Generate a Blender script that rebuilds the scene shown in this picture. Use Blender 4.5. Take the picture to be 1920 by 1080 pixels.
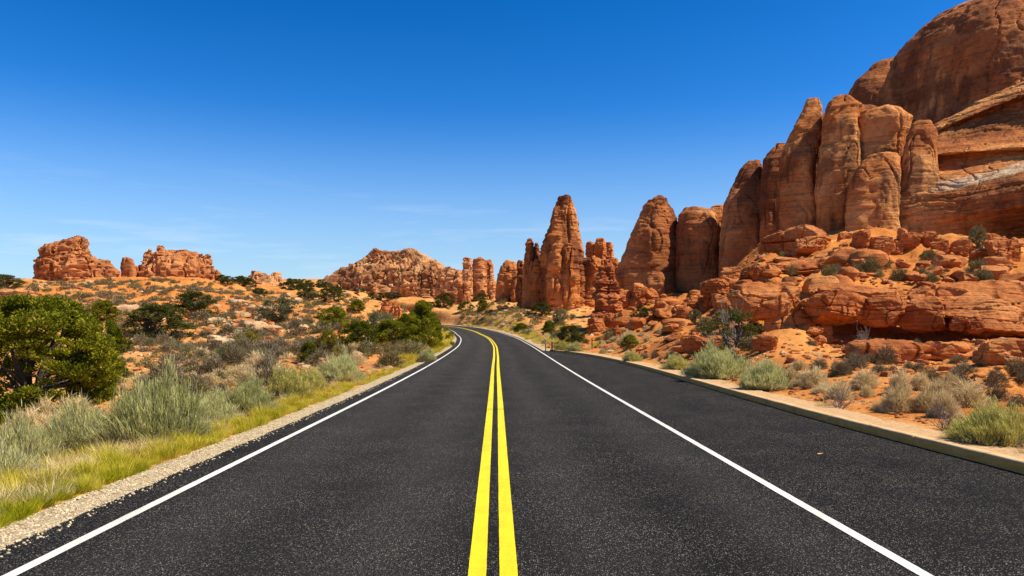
import bpy, bmesh, math, random
import numpy as np
from mathutils import Vector

for o in list(bpy.data.objects):
    bpy.data.objects.remove(o, do_unlink=True)
SC = bpy.context.scene
COL = SC.collection
rng = np.random.default_rng(7)
random.seed(7)

# ------------------------------------------------------------------ camera, sky, sun
F, HZ, CAMH = 1450.0, 622.0, 1.80          # focal length in photo pixels, horizon row, eye height
cam = bpy.data.cameras.new('camera')
co = bpy.data.objects.new('camera', cam)
COL.objects.link(co)
co.location = (0, 0, CAMH)
co.rotation_euler = (math.radians(90), 0, 0)
cam.sensor_width = 36.0
cam.lens = 36.0 * F / 1920.0
cam.shift_y = (HZ - 540.0) / 1920.0
cam.clip_start = 0.1
cam.clip_end = 20000
SC.camera = co

SUN = Vector((0.60, -0.13, 0.79)).normalized()
el = math.asin(SUN.z)
az = math.atan2(SUN.x, SUN.y)
W = bpy.data.worlds.new('World')
SC.world = W
W.use_nodes = True
wn, wl = W.node_tree.nodes, W.node_tree.links
wn.clear()
wo = wn.new('ShaderNodeOutputWorld')
bg = wn.new('ShaderNodeBackground')
bg.inputs['Strength'].default_value = 0.10
sky = wn.new('ShaderNodeTexSky')
sky.sky_type = 'NISHITA'
sky.sun_disc = False
sky.sun_elevation = el
sky.sun_rotation = az
sky.altitude = 1500
sky.air_density = 1.0
sky.dust_density = 0.7
sky.ozone_density = 2.5
hs = wn.new('ShaderNodeHueSaturation')
hs.inputs['Saturation'].default_value = 1.26
hs.inputs['Hue'].default_value = 0.503
hs.inputs['Value'].default_value = 0.71
gm = wn.new('ShaderNodeGamma'); gm.inputs['Gamma'].default_value = 1.34
tc = wn.new('ShaderNodeTexCoord')
mp = wn.new('ShaderNodeMapping')
mp.inputs['Scale'].default_value = (2.2, 2.2, 22.0)
nz = wn.new('ShaderNodeTexNoise')
nz.inputs['Scale'].default_value = 2.3
nz.inputs['Detail'].default_value = 7
nz.inputs['Roughness'].default_value = 0.6
rp = wn.new('ShaderNodeValToRGB')
rp.color_ramp.elements[0].position = 0.54
rp.color_ramp.elements[0].color = (0, 0, 0, 1)
rp.color_ramp.elements[1].position = 0.80
rp.color_ramp.elements[1].color = (0.6, 0.6, 0.6, 1)
sp = wn.new('ShaderNodeSeparateXYZ')
band = wn.new('ShaderNodeMapRange')
band.inputs['From Min'].default_value = 0.20
band.inputs['From Max'].default_value = 0.06
mul = wn.new('ShaderNodeMath'); mul.operation = 'MULTIPLY'
mxc = wn.new('ShaderNodeMix'); mxc.data_type = 'RGBA'
mxc.inputs['B'].default_value = (6.0, 6.6, 7.2, 1)
wl.new(tc.outputs['Generated'], mp.inputs['Vector'])
wl.new(mp.outputs['Vector'], nz.inputs['Vector'])
wl.new(nz.outputs['Fac'], rp.inputs['Fac'])
wl.new(tc.outputs['Generated'], sp.inputs['Vector'])
wl.new(sp.outputs['Z'], band.inputs['Value'])
wl.new(rp.outputs['Color'], mul.inputs[0])
wl.new(band.outputs['Result'], mul.inputs[1])
wl.new(sky.outputs['Color'], gm.inputs['Color'])
wl.new(gm.outputs['Color'], hs.inputs['Color'])
lowh = wn.new('ShaderNodeMapRange'); lowh.interpolation_type = 'SMOOTHSTEP'; lowh.inputs['From Min'].default_value = 0.29; lowh.inputs['From Max'].default_value = 0.0
lowh.inputs['To Max'].default_value = 0.78
wl.new(sp.outputs['Z'], lowh.inputs['Value'])
hz_ = wn.new('ShaderNodeMix'); hz_.data_type = 'RGBA'; hz_.inputs['B'].default_value = (3.1, 4.3, 5.2, 1)
wl.new(lowh.outputs['Result'], hz_.inputs['Factor']); wl.new(hs.outputs['Color'], hz_.inputs['A'])
wl.new(hz_.outputs['Result'], mxc.inputs['A'])
wl.new(mul.outputs['Value'], mxc.inputs['Factor'])
wl.new(mxc.outputs['Result'], bg.inputs['Color'])
wl.new(bg.outputs['Background'], wo.inputs['Surface'])

sl = bpy.data.lights.new('sun', 'SUN')
sl.energy = 5.0
sl.angle = math.radians(0.53)
sl.color = (1.0, 0.90, 0.70)
so = bpy.data.objects.new('sun', sl)
COL.objects.link(so)
so.rotation_euler = SUN.to_track_quat('Z', 'Y').to_euler()
so.location = (30, -20, 60)

vs = SC.view_settings
vs.view_transform = 'Standard'
vs.look = 'None'
vs.exposure = 0.52
vs.gamma = 1.0
vs.use_curve_mapping = False

# ------------------------------------------------------------------ noise
def _hash(ix, iy, iz, seed):
    h = (ix.astype(np.uint32) * np.uint32(374761393)) ^ (iy.astype(np.uint32) * np.uint32(668265263)) \
        ^ (iz.astype(np.uint32) * np.uint32(2147483647)) ^ np.uint32((seed * 1274126177) & 0xffffffff)
    h = (h ^ (h >> np.uint32(13))) * np.uint32(1274126177)
    h = (h ^ (h >> np.uint32(16))) * np.uint32(2246822519)
    h = h ^ (h >> np.uint32(15))
    return h
_G = np.array([(1,1,0),(-1,1,0),(1,-1,0),(-1,-1,0),(1,0,1),(-1,0,1),(1,0,-1),(-1,0,-1),
               (0,1,1),(0,-1,1),(0,1,-1),(0,-1,-1),(1,1,0),(-1,1,0),(0,-1,1),(0,-1,-1)], dtype=np.float32)
def noise3(x, y, z, seed=0):
    x, y, z = np.broadcast_arrays(np.asarray(x, np.float64), np.asarray(y, np.float64), np.asarray(z, np.float64))
    xf, yf, zf = np.floor(x), np.floor(y), np.floor(z)
    ix, iy, iz = xf.astype(np.int64), yf.astype(np.int64), zf.astype(np.int64)
    fx, fy, fz = (x - xf).astype(np.float32), (y - yf).astype(np.float32), (z - zf).astype(np.float32)
    def fade(t): return t * t * t * (t * (t * 6 - 15) + 10)
    ux, uy, uz = fade(fx), fade(fy), fade(fz)
    def g(a, b, c):
        v = _G[_hash(ix + a, iy + b, iz + c, seed) & np.uint32(15)]
        return v[..., 0] * (fx - a) + v[..., 1] * (fy - b) + v[..., 2] * (fz - c)
    def lp(a, b, t): return a + (b - a) * t
    return lp(lp(lp(g(0,0,0), g(1,0,0), ux), lp(g(0,1,0), g(1,1,0), ux), uy),
              lp(lp(g(0,0,1), g(1,0,1), ux), lp(g(0,1,1), g(1,1,1), ux), uy), uz)
def fbm(x, y, z, octs=4, seed=0, gain=0.5):
    s, a, f = 0.0, 1.0, 1.0
    for k in range(octs):
        s = s + a * noise3(x * f, y * f, z * f, seed + 17 * k)
        a *= gain; f *= 2.03
    return s
def sstep(a, b, x):
    t = np.clip((x - a) / (b - a), 0, 1)
    return t * t * (3 - 2 * t)
def groove(n, w):
    return 1.0 - sstep(0.0, w, np.abs(n))

# ------------------------------------------------------------------ object helpers
def mesh_from(name, V, T, mats, smooth=True, midx=None):
    """V (n,3), T (m,3) or (m,4) index array"""
    me = bpy.data.meshes.new(name)
    V = np.ascontiguousarray(V, np.float32); T = np.ascontiguousarray(T, np.int32)
    k = T.shape[1]
    me.vertices.add(len(V)); me.vertices.foreach_set('co', V.ravel())
    me.loops.add(T.size); me.loops.foreach_set('vertex_index', T.ravel())
    me.polygons.add(len(T))
    me.polygons.foreach_set('loop_start', np.arange(0, T.size, k, dtype=np.int32))
    me.polygons.foreach_set('loop_total', np.full(len(T), k, np.int32))
    for m in (mats if isinstance(mats, (list, tuple)) else [mats]):
        me.materials.append(m)
    if midx is not None:
        me.polygons.foreach_set('material_index', np.ascontiguousarray(midx, np.int32))
    me.polygons.foreach_set('use_smooth', np.full(len(T), smooth, bool))
    me.update(calc_edges=True)
    me.validate()
    return me
def link(name, me, parent=None, loc=(0, 0, 0), rotz=0.0, scale=(1, 1, 1)):
    o = bpy.data.objects.new(name, me)
    COL.objects.link(o)
    o.location = loc; o.rotation_euler = (0, 0, rotz); o.scale = scale
    if parent is not None:
        o.parent = parent
    return o
def tag(o, label=None, cat=None, group=None, kind=None):
    if label: o['label'] = label
    if cat: o['category'] = cat
    if group: o['group'] = group
    if kind: o['kind'] = kind
    return o
def quads_grid(M, N, wrap):
    i = np.arange(M - 1)[:, None]; j = np.arange(N if wrap else N - 1)[None, :]
    a = i * N + j; b = i * N + (j + 1) % N; c = (i + 1) * N + (j + 1) % N; d = (i + 1) * N + j
    return np.stack([a, b, c, d], -1).reshape(-1, 4)
def px(u, v, Y):
    return np.array(((u - 960.0) / F * Y, Y, CAMH + (HZ - v) / F * Y))

# ------------------------------------------------------------------ materials
def mat(name):
    m = bpy.data.materials.new(name); m.use_nodes = True
    m.node_tree.nodes.clear()
    return m, m.node_tree.nodes, m.node_tree.links
def nd(n, t, **kw):
    x = n.new(t)
    for k, v in kw.items():
        if hasattr(x, k): setattr(x, k, v)
        else: x.inputs[k].default_value = v
    return x
def ramp(n, stops, interp='LINEAR'):
    r = n.new('ShaderNodeValToRGB'); cr = r.color_ramp
    cr.interpolation = interp
    while len(cr.elements) < len(stops): cr.elements.new(0.5)
    for e, (p, c) in zip(cr.elements, stops):
        e.position = p; e.color = (*c, 1) if len(c) == 3 else c
    return r
def g3(v): return (v, v, v)
def noise_node(n, l, vec, scale, detail=4, rough=0.55, sc=None, dist=0.0):
    if sc is not None:
        m = n.new('ShaderNodeMapping'); m.inputs['Scale'].default_value = sc
        l.new(vec, m.inputs['Vector']); vec = m.outputs['Vector']
    t = n.new('ShaderNodeTexNoise')
    t.inputs['Scale'].default_value = scale; t.inputs['Detail'].default_value = detail
    t.inputs['Roughness'].default_value = rough; t.inputs['Distortion'].default_value = dist
    l.new(vec, t.inputs['Vector'])
    return t
def mix(n, l, fac, a, b, blend='MIX'):
    m = n.new('ShaderNodeMix'); m.data_type = 'RGBA'; m.blend_type = blend
    for sock, v in (('Factor', fac), ('A', a), ('B', b)):
        if hasattr(v, 'is_linked') or hasattr(v, 'node'): l.new(v, m.inputs[sock])
        elif sock == 'Factor': m.inputs[sock].default_value = v
        else: m.inputs[sock].default_value = (*v, 1)
    return m.outputs['Result']
def finish(n, l, col, rough=0.9, bump=None, bdist=0.05, bstr=0.6, spec=0.2):
    b = n.new('ShaderNodeBsdfPrincipled'); o = n.new('ShaderNodeOutputMaterial')
    l.new(col, b.inputs['Base Color'])
    b.inputs['Roughness'].default_value = rough
    b.inputs['Specular IOR Level'].default_value = spec
    if bump is not None:
        bp = n.new('ShaderNodeBump'); bp.inputs['Distance'].default_value = bdist; bp.inputs['Strength'].default_value = bstr
        l.new(bump, bp.inputs['Height']); l.new(bp.outputs['Normal'], b.inputs['Normal'])
    l.new(b.outputs['BSDF'], o.inputs['Surface'])
    return b

def rock_mat(name, dark, midc, light, varnish=0.5, pale=0.25, s=1.0, white=None, coord='Position'):
    m, n, l = mat(name)
    if coord == 'Position':
        vec = n.new('ShaderNodeNewGeometry').outputs['Position']
    else:
        vec = n.new('ShaderNodeTexCoord').outputs['Object']
    big = noise_node(n, l, vec, 0.13 / s, 3, 0.5)
    strata = noise_node(n, l, vec, 1.0, 5, 0.65, sc=(0.05 / s, 0.05 / s, 0.9 / s), dist=0.3)
    rs = ramp(n, [(0.30, dark), (0.46, midc), (0.58, midc), (0.72, light)])
    l.new(strata.outputs['Fac'], rs.inputs['Fac'])
    rb = ramp(n, [(0.35, dark), (0.5, midc), (0.68, light)])
    l.new(big.outputs['Fac'], rb.inputs['Fac'])
    col = mix(n, l, 0.62, rs.outputs['Color'], rb.outputs['Color'])
    # thin bedding lines
    thin = noise_node(n, l, vec, 1.0, 3, 0.6, sc=(0.10 / s, 0.10 / s, 3.2 / s), dist=0.4)
    rt = ramp(n, [(0.36, g3(0.55)), (0.46, g3(1.0)), (0.66, g3(1.0)), (0.76, g3(1.25))])
    l.new(thin.outputs['Fac'], rt.inputs['Fac'])
    col = mix(n, l, 0.55, col, rt.outputs['Color'], 'MULTIPLY')
    # desert varnish streaks down the face; crisp edges also paint in lit and dark patches
    stk = noise_node(n, l, vec, 1.0, 5, 0.6, sc=(0.45 / s, 0.45 / s, 0.035 / s), dist=0.2)
    pat = noise_node(n, l, vec, 0.09 / s, 3, 0.5)
    ad = n.new('ShaderNodeMath'); ad.operation = 'ADD'
    l.new(stk.outputs['Fac'], ad.inputs[0]); l.new(pat.outputs['Fac'], ad.inputs[1])
    rv = ramp(n, [(0.495, g3(0)), (0.545, g3(1))])
    hf = n.new('ShaderNodeMath'); hf.operation = 'MULTIPLY'; hf.inputs[1].default_value = 0.5
    l.new(ad.outputs[0], hf.inputs[0]); l.new(hf.outputs[0], rv.inputs['Fac'])
    vf = n.new('ShaderNodeMath'); vf.operation = 'MULTIPLY'; vf.inputs[1].default_value = varnish
    l.new(rv.outputs['Color'], vf.inputs[0])
    col = mix(n, l, vf.outputs[0], col, (0.075, 0.026, 0.014))
    # grain and blotches
    gr = noise_node(n, l, vec, 1.6 / s, 8, 0.72)
    rg = ramp(n, [(0.28, g3(0.45)), (0.5, g3(1.0)), (0.75, g3(1.45))])
    l.new(gr.outputs['Fac'], rg.inputs['Fac'])
    col = mix(n, l, 0.75, col, rg.outputs['Color'], 'MULTIPLY')
    if white is not None:
        sep = n.new('ShaderNodeAttribute'); sep.attribute_name = 'pale_band'
        wn_ = noise_node(n, l, vec, 0.8, 6, 0.7)
        rw = ramp(n, [(0.35, g3(0.25)), (0.6, g3(1.0))])
        l.new(wn_.outputs['Fac'], rw.inputs['Fac'])
        mm = n.new('ShaderNodeMath'); mm.operation = 'MULTIPLY'
        l.new(sep.outputs['Fac'], mm.inputs[0]); l.new(rw.outputs['Color'], mm.inputs[1])
        col = mix(n, l, mm.outputs[0], col, white)
    h1 = n.new('ShaderNodeMath'); h1.operation = 'MULTIPLY_ADD'; h1.inputs[1].default_value = 0.8
    l.new(thin.outputs['Fac'], h1.inputs[0]); l.new(gr.outputs['Fac'], h1.inputs[2])
    finish(n, l, col, 0.92, h1.outputs[0], 0.35 * s, 0.9, 0.15)
    return m

R_DARK, R_MID, R_LIGHT = (0.22, 0.062, 0.020), (0.42, 0.135, 0.038), (0.58, 0.245, 0.085)
M_CLIFF = rock_mat('sandstone_cliff', (0.24, 0.068, 0.020), (0.52, 0.178, 0.046), (0.74, 0.36, 0.12), 0.62)
M_VARN_SHADE = rock_mat('varnished_shaded_sandstone', (0.20, 0.060, 0.020), (0.46, 0.150, 0.042), (0.70, 0.32, 0.11), 0.58)  # darker copy: desert varnish, plus some shade put into the base colours
M_WALL = rock_mat('sandstone_wall', (0.26, 0.078, 0.022), (0.54, 0.192, 0.052), (0.75, 0.37, 0.125), 0.4, white=(0.62, 0.47, 0.30))
M_TOWER = rock_mat('sandstone_tower', (0.26, 0.075, 0.022), (0.52, 0.175, 0.048), (0.74, 0.36, 0.12), 0.55, s=1.1)
M_FAR = rock_mat('sandstone_far', (0.30, 0.095, 0.034), (0.52, 0.20, 0.068), (0.66, 0.34, 0.14), 0.25, s=1.5)
M_MESA = rock_mat('sandstone_mesa', (0.25, 0.098, 0.038), (0.53, 0.245, 0.095), (0.70, 0.41, 0.185), 0.35, s=1.3)
M_BOULDER = rock_mat('sandstone_boulder', (0.30, 0.082, 0.022), (0.50, 0.165, 0.044), (0.64, 0.27, 0.085), 0.15, s=0.35)
M_REDBLOCK = rock_mat('red_sandstone', (0.24, 0.062, 0.022), (0.44, 0.13, 0.040), (0.58, 0.22, 0.075), 0.3, s=0.5)
M_PALE = rock_mat('pale_sandstone', (0.30, 0.15, 0.07), (0.56, 0.34, 0.17), (0.70, 0.50, 0.29), 0.10, s=0.35)

def soil_mat():
    m, n, l = mat('desert_soil')
    vec = n.new('ShaderNodeNewGeometry').outputs['Position']
    at_ = n.new('ShaderNodeAttribute'); at_.attribute_name = 'pale_soil'
    big = noise_node(n, l, vec, 0.11, 5, 0.6)
    med = noise_node(n, l, vec, 0.9, 6, 0.65)
    fine = noise_node(n, l, vec, 9.0, 5, 0.7)
    ro = ramp(n, [(0.33, (0.40, 0.118, 0.024)), (0.5, (0.57, 0.205, 0.044)), (0.66, (0.66, 0.285, 0.074))])
    l.new(big.outputs['Fac'], ro.inputs['Fac'])
    rp_ = ramp(n, [(0.35, (0.50, 0.25, 0.075)), (0.6, (0.74, 0.43, 0.15))])
    l.new(med.outputs['Fac'], rp_.inputs['Fac'])
    ad = n.new('ShaderNodeMath'); ad.operation = 'MULTIPLY_ADD'; ad.inputs[1].default_value = 1.6
    sb = n.new('ShaderNodeMath'); sb.operation = 'SUBTRACT'; sb.inputs[1].default_value = 0.57
    l.new(med.outputs['Fac'], sb.inputs[0]); l.new(sb.outputs[0], ad.inputs[0]); l.new(at_.outputs['Fac'], ad.inputs[2])
    ad.use_clamp = True
    col = mix(n, l, ad.outputs[0], ro.outputs['Color'], rp_.outputs['Color'])
    rf = ramp(n, [(0.30, g3(0.42)), (0.45, g3(0.92)), (0.62, g3(1.05)), (0.78, g3(1.35))])
    l.new(fine.outputs['Fac'], rf.inputs['Fac'])
    col = mix(n, l, 0.8, col, rf.outputs['Color'], 'MULTIPLY')
    # dark crumbs of plant litter
    vo = n.new('ShaderNodeTexVoronoi'); vo.inputs['Scale'].default_value = 2.2; l.new(vec, vo.inputs['Vector'])
    lit = noise_node(n, l, vec, 0.35, 4, 0.6)
    rl = ramp(n, [(0.48, g3(0)), (0.62, g3(0.5))])
    l.new(lit.outputs['Fac'], rl.inputs['Fac'])
    rvv = ramp(n, [(0.10, g3(1)), (0.34, g3(0))]); l.new(vo.outputs['Distance'], rvv.inputs['Fac'])
    mm = n.new('ShaderNodeMath'); mm.operation = 'MULTIPLY'
    l.new(rl.outputs['Color'], mm.inputs[0]); l.new(rvv.outputs['Color'], mm.inputs[1])
    col = mix(n, l, mm.outputs[0], col, (0.14, 0.095, 0.055))
    hb = n.new('ShaderNodeMath'); hb.operation = 'MULTIPLY_ADD'; hb.inputs[1].default_value = 0.35
    l.new(fine.outputs['Fac'], hb.inputs[0]); l.new(med.outputs['Fac'], hb.inputs[2])
    finish(n, l, col, 0.95, hb.outputs[0], 0.25, 0.8, 0.1)
    return m
M_SOIL = soil_mat()

def asphalt_mat():
    m, n, l = mat('asphalt')
    vec = n.new('ShaderNodeNewGeometry').outputs['Position']
    lane = n.new('ShaderNodeAttribute'); lane.attribute_name = 'wheel_path'
    big = noise_node(n, l, vec, 1.0, 5, 0.6, sc=(0.9, 0.12, 1))
    rb = ramp(n, [(0.3, (0.0065, 0.0060, 0.0056)), (0.7, (0.0150, 0.0132, 0.0118))])
    l.new(big.outputs['Fac'], rb.inputs['Fac'])
    col = mix(n, l, lane.outputs['Fac'], rb.outputs['Color'], (0.034, 0.030, 0.026))
    # stones in the chip seal
    vo = n.new('ShaderNodeTexVoronoi'); vo.inputs['Scale'].default_value = 64; l.new(vec, vo.inputs['Vector'])
    rv = ramp(n, [(0.26, g3(1)), (0.44, g3(0))]); l.new(vo.outputs['Distance'], rv.inputs['Fac'])
    wn_ = n.new('ShaderNodeSeparateColor'); l.new(vo.outputs['Color'], wn_.inputs['Color'])
    rw = ramp(n, [(0.35, g3(0.0)), (0.62, g3(0.25)), (0.90, g3(0.6)), (1.0, g3(1.0))]); l.new(wn_.outputs['Red'], rw.inputs['Fac'])
    mm = n.new('ShaderNodeMath'); mm.operation = 'MULTIPLY'
    l.new(rv.outputs['Color'], mm.inputs[0]); l.new(rw.outputs['Color'], mm.inputs[1])
    patch = noise_node(n, l, vec, 0.8, 4, 0.6)
    rpch = ramp(n, [(0.35, g3(0.35)), (0.65, g3(1.0))]); l.new(patch.outputs['Fac'], rpch.inputs['Fac'])
    m2 = n.new('ShaderNodeMath'); m2.operation = 'MULTIPLY'
    l.new(mm.outputs[0], m2.inputs[0]); l.new(rpch.outputs['Color'], m2.inputs[1])
    col = mix(n, l, m2.outputs[0], col, (0.46, 0.41, 0.33))
    v2 = n.new('ShaderNodeTexVoronoi'); v2.inputs['Scale'].default_value = 24; l.new(vec, v2.inputs['Vector'])
    r2 = ramp(n, [(0.20, g3(1)), (0.42, g3(0))]); l.new(v2.outputs['Distance'], r2.inputs['Fac'])
    s2 = n.new('ShaderNodeSeparateColor'); l.new(v2.outputs['Color'], s2.inputs['Color'])
    q2 = ramp(n, [(0.66, g3(0.0)), (0.96, g3(0.40))]); l.new(s2.outputs['Green'], q2.inputs['Fac'])
    m3 = n.new('ShaderNodeMath'); m3.operation = 'MULTIPLY'
    l.new(r2.outputs['Color'], m3.inputs[0]); l.new(q2.outputs['Color'], m3.inputs[1])
    col = mix(n, l, m3.outputs[0], col, (0.20, 0.175, 0.135))
    fn = noise_node(n, l, vec, 42, 3, 0.75)
    rf = ramp(n, [(0.34, g3(0.15)), (0.66, g3(2.1))]); l.new(fn.outputs['Fac'], rf.inputs['Fac'])
    col = mix(n, l, 0.9, col, rf.outputs['Color'], 'MULTIPLY')
    hb = n.new('ShaderNodeMath'); hb.operation = 'SUBTRACT'
    l.new(fn.outputs['Fac'], hb.inputs[0]); l.new(vo.outputs['Distance'], hb.inputs[1])
    finish(n, l, col, 0.85, hb.outputs[0], 0.02, 0.9, 0.10)
    return m
M_ASPHALT = asphalt_mat()

def paint_mat(name, c1, c2, wear):
    m, n, l = mat(name)
    vec = n.new('ShaderNodeNewGeometry').outputs['Position']
    a = noise_node(n, l, vec, 2.5, 5, 0.6)
    r = ramp(n, [(0.35, c2), (0.55, c1)]); l.new(a.outputs['Fac'], r.inputs['Fac'])
    b = noise_node(n, l, vec, 95, 3, 0.7)
    rb = ramp(n, [(0.33, g3(0)), (0.43, g3(1))]); l.new(b.outputs['Fac'], rb.inputs['Fac'])
    inv = n.new('ShaderNodeMath'); inv.operation = 'SUBTRACT'; inv.inputs[0].default_value = 1.0
    l.new(rb.outputs['Color'], inv.inputs[1])
    mm = n.new('ShaderNodeMath'); mm.operation = 'MULTIPLY'; mm.inputs[1].default_value = wear
    l.new(inv.outputs[0], mm.inputs[0])
    sm_ = noise_node(n, l, vec, 1.4, 5, 0.65, sc=(2.0, 0.25, 1))
    rsm = ramp(n, [(0.38, g3(0.80)), (0.62, g3(1.0))]); l.new(sm_.outputs['Fac'], rsm.inputs['Fac'])
    dirty = mix(n, l, 1.0, r.outputs['Color'], rsm.outputs['Color'], 'MULTIPLY')
    col = mix(n, l, mm.outputs[0], dirty, (0.05, 0.045, 0.035))
    finish(n, l, col, 0.6, b.outputs['Fac'], 0.004, 0.6, 0.3)
    return m
M_WHITE = paint_mat('white_road_paint', (0.80, 0.78, 0.70), (0.72, 0.70, 0.60), 0.7)
M_YELLOW = paint_mat('yellow_road_paint', (0.90, 0.69, 0.003), (0.87, 0.62, 0.003), 0.7)

def simple(name, c1, c2, scale=4, rough=0.9, bd=0.02, sc=None, dark=None):
    m, n, l = mat(name)
    vec = n.new('ShaderNodeNewGeometry').outputs['Position']
    a = noise_node(n, l, vec, scale, 7, 0.7, sc=sc)
    r = ramp(n, [(0.34, c1), (0.66, c2)]); l.new(a.outputs['Fac'], r.inputs['Fac'])
    col = r.outputs['Color']
    if dark is not None:
        b = noise_node(n, l, vec, scale * 0.45, 4, 0.65, dist=1.0)
        rb = ramp(n, [(0.58, g3(0)), (0.70, g3(0.8))]); l.new(b.outputs['Fac'], rb.inputs['Fac'])
        col = mix(n, l, rb.outputs['Color'], col, dark)
    finish(n, l, col, rough, a.outputs['Fac'], bd, 0.8, 0.15)
    return m
M_KERBFACE = simple('stained_shade_tint_kerb_face', (0.70, 0.24, 0.05), (0.88, 0.38, 0.09), 6, 0.9, 0.01, sc=(1.2, 0.5, 3.0), dark=(0.40, 0.17, 0.05))  # warm light on the shaded side put into the base; blotches are stains
M_GRAVEL = simple('pale_gravel', (0.21, 0.15, 0.078), (0.66, 0.51, 0.30), 16, 0.95, 0.06)
M_STONE = simple('gravel_stone', (0.30, 0.23, 0.14), (0.74, 0.61, 0.40), 9, 0.95, 0.01)
M_PATHSAND = simple('compacted_sand', (0.42, 0.24, 0.105), (0.62, 0.40, 0.205), 12, 0.95, 0.03)
M_KERB = simple('weathered_concrete', (0.50, 0.31, 0.14), (0.72, 0.48, 0.25), 6, 0.9, 0.01, sc=(1.2, 0.35, 2.2), dark=(0.30, 0.19, 0.09))
M_BARK = simple('grey_bark', (0.055, 0.042, 0.030), (0.15, 0.118, 0.085), 18, 0.95, 0.02)
M_TWIG = simple('dry_twigs', (0.15, 0.125, 0.098), (0.36, 0.305, 0.235), 22, 0.95, 0.005)
M_STEEL = simple('dark_post_paint', (0.018, 0.014, 0.012), (0.045, 0.034, 0.026), 12, 0.6, 0.003)
M_CAPW = simple('pale_reflector', (0.62, 0.60, 0.54), (0.75, 0.73, 0.68), 12, 0.4, 0.001)

def leaf_mat(name, stops, transl=0.25, rough=0.7):
    m, n, l = mat(name)
    geo = n.new('ShaderNodeNewGeometry'); oi = n.new('ShaderNodeObjectInfo')
    vec = n.new('ShaderNodeTexCoord').outputs['Object']
    nz_ = noise_node(n, l, vec, 3.0, 3, 0.6)
    a = n.new('ShaderNodeMath'); a.operation = 'MULTIPLY_ADD'; a.inputs[1].default_value = 0.55
    l.new(geo.outputs['Random Per Island'], a.inputs[0])
    b = n.new('ShaderNodeMath'); b.operation = 'MULTIPLY_ADD'; b.inputs[1].default_value = 0.9; b.inputs[2].default_value = -0.28
    l.new(nz_.outputs['Fac'], b.inputs[0]); l.new(b.outputs[0], a.inputs[2])
    c = n.new('ShaderNodeMath'); c.operation = 'MULTIPLY_ADD'; c.inputs[1].default_value = 0.3
    l.new(oi.outputs['Random'], c.inputs[0])
    sub = n.new('ShaderNodeMath'); sub.operation = 'SUBTRACT'; sub.inputs[1].default_value = 0.08
    l.new(a.outputs[0], sub.inputs[0]); l.new(sub.outputs[0], c.inputs[2])
    r = ramp(n, stops); l.new(c.outputs[0], r.inputs['Fac'])
    d = n.new('ShaderNodeBsdfDiffuse'); t = n.new('ShaderNodeBsdfTranslucent')
    l.new(r.outputs['Color'], d.inputs['Color']); l.new(r.outputs['Color'], t.inputs['Color'])
    ms = n.new('ShaderNodeMixShader'); ms.inputs['Fac'].default_value = transl
    l.new(d.outputs[0], ms.inputs[1]); l.new(t.outputs[0], ms.inputs[2])
    o = n.new('ShaderNodeOutputMaterial'); l.new(ms.outputs[0], o.inputs['Surface'])
    return m
M_JUNI = leaf_mat('juniper_leaves', [(0.1, (0.032, 0.046, 0.005)), (0.5, (0.132, 0.150, 0.010)), (0.95, (0.38, 0.35, 0.03))])
M_JUNID = leaf_mat('dark_juniper_leaves', [(0.1, (0.030, 0.036, 0.008)), (0.5, (0.080, 0.088, 0.018)), (0.95, (0.17, 0.17, 0.045))])
M_JUNIG = leaf_mat('grey_green_leaves', [(0.1, (0.06, 0.070, 0.032)), (0.5, (0.15, 0.16, 0.070)), (0.95, (0.27, 0.26, 0.13))])
M_YELLOWG = leaf_mat('yellow_green_leaves', [(0.1, (0.08, 0.075, 0.012)), (0.5, (0.20, 0.17, 0.02)), (0.95, (0.36, 0.30, 0.04))])
M_SAGE = leaf_mat('sagebrush_leaves', [(0.1, (0.25, 0.245, 0.075)), (0.5, (0.56, 0.545, 0.215)), (0.95, (0.76, 0.71, 0.36))], 0.45)
M_SAGEY = leaf_mat('rabbitbrush_leaves', [(0.1, (0.26, 0.235, 0.055)), (0.5, (0.54, 0.485, 0.12)), (0.95, (0.72, 0.64, 0.22))], 0.25)
M_SCRUB = leaf_mat('blackbrush_twigs', [(0.1, (0.080, 0.058, 0.028)), (0.5, (0.19, 0.145, 0.075)), (0.95, (0.34, 0.265, 0.14))], 0.1)
M_SCRUBG = leaf_mat('olive_scrub_leaves', [(0.1, (0.080, 0.070, 0.026)), (0.5, (0.20, 0.17, 0.062)), (0.95, (0.36, 0.30, 0.12))], 0.15)
M_DRY = leaf_mat('dry_straw', [(0.1, (0.40, 0.28, 0.11)), (0.5, (0.68, 0.53, 0.26)), (0.95, (0.84, 0.72, 0.44))], 0.2)
M_GRASS = leaf_mat('verge_grass', [(0.05, (0.24, 0.235, 0.014)), (0.5, (0.56, 0.49, 0.035)), (0.95, (0.78, 0.62, 0.14))], 0.3)
M_GREENGR = leaf_mat('green_grass', [(0.05, (0.14, 0.18, 0.008)), (0.5, (0.36, 0.36, 0.012)), (0.95, (0.60, 0.46, 0.04))], 0.3)

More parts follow.
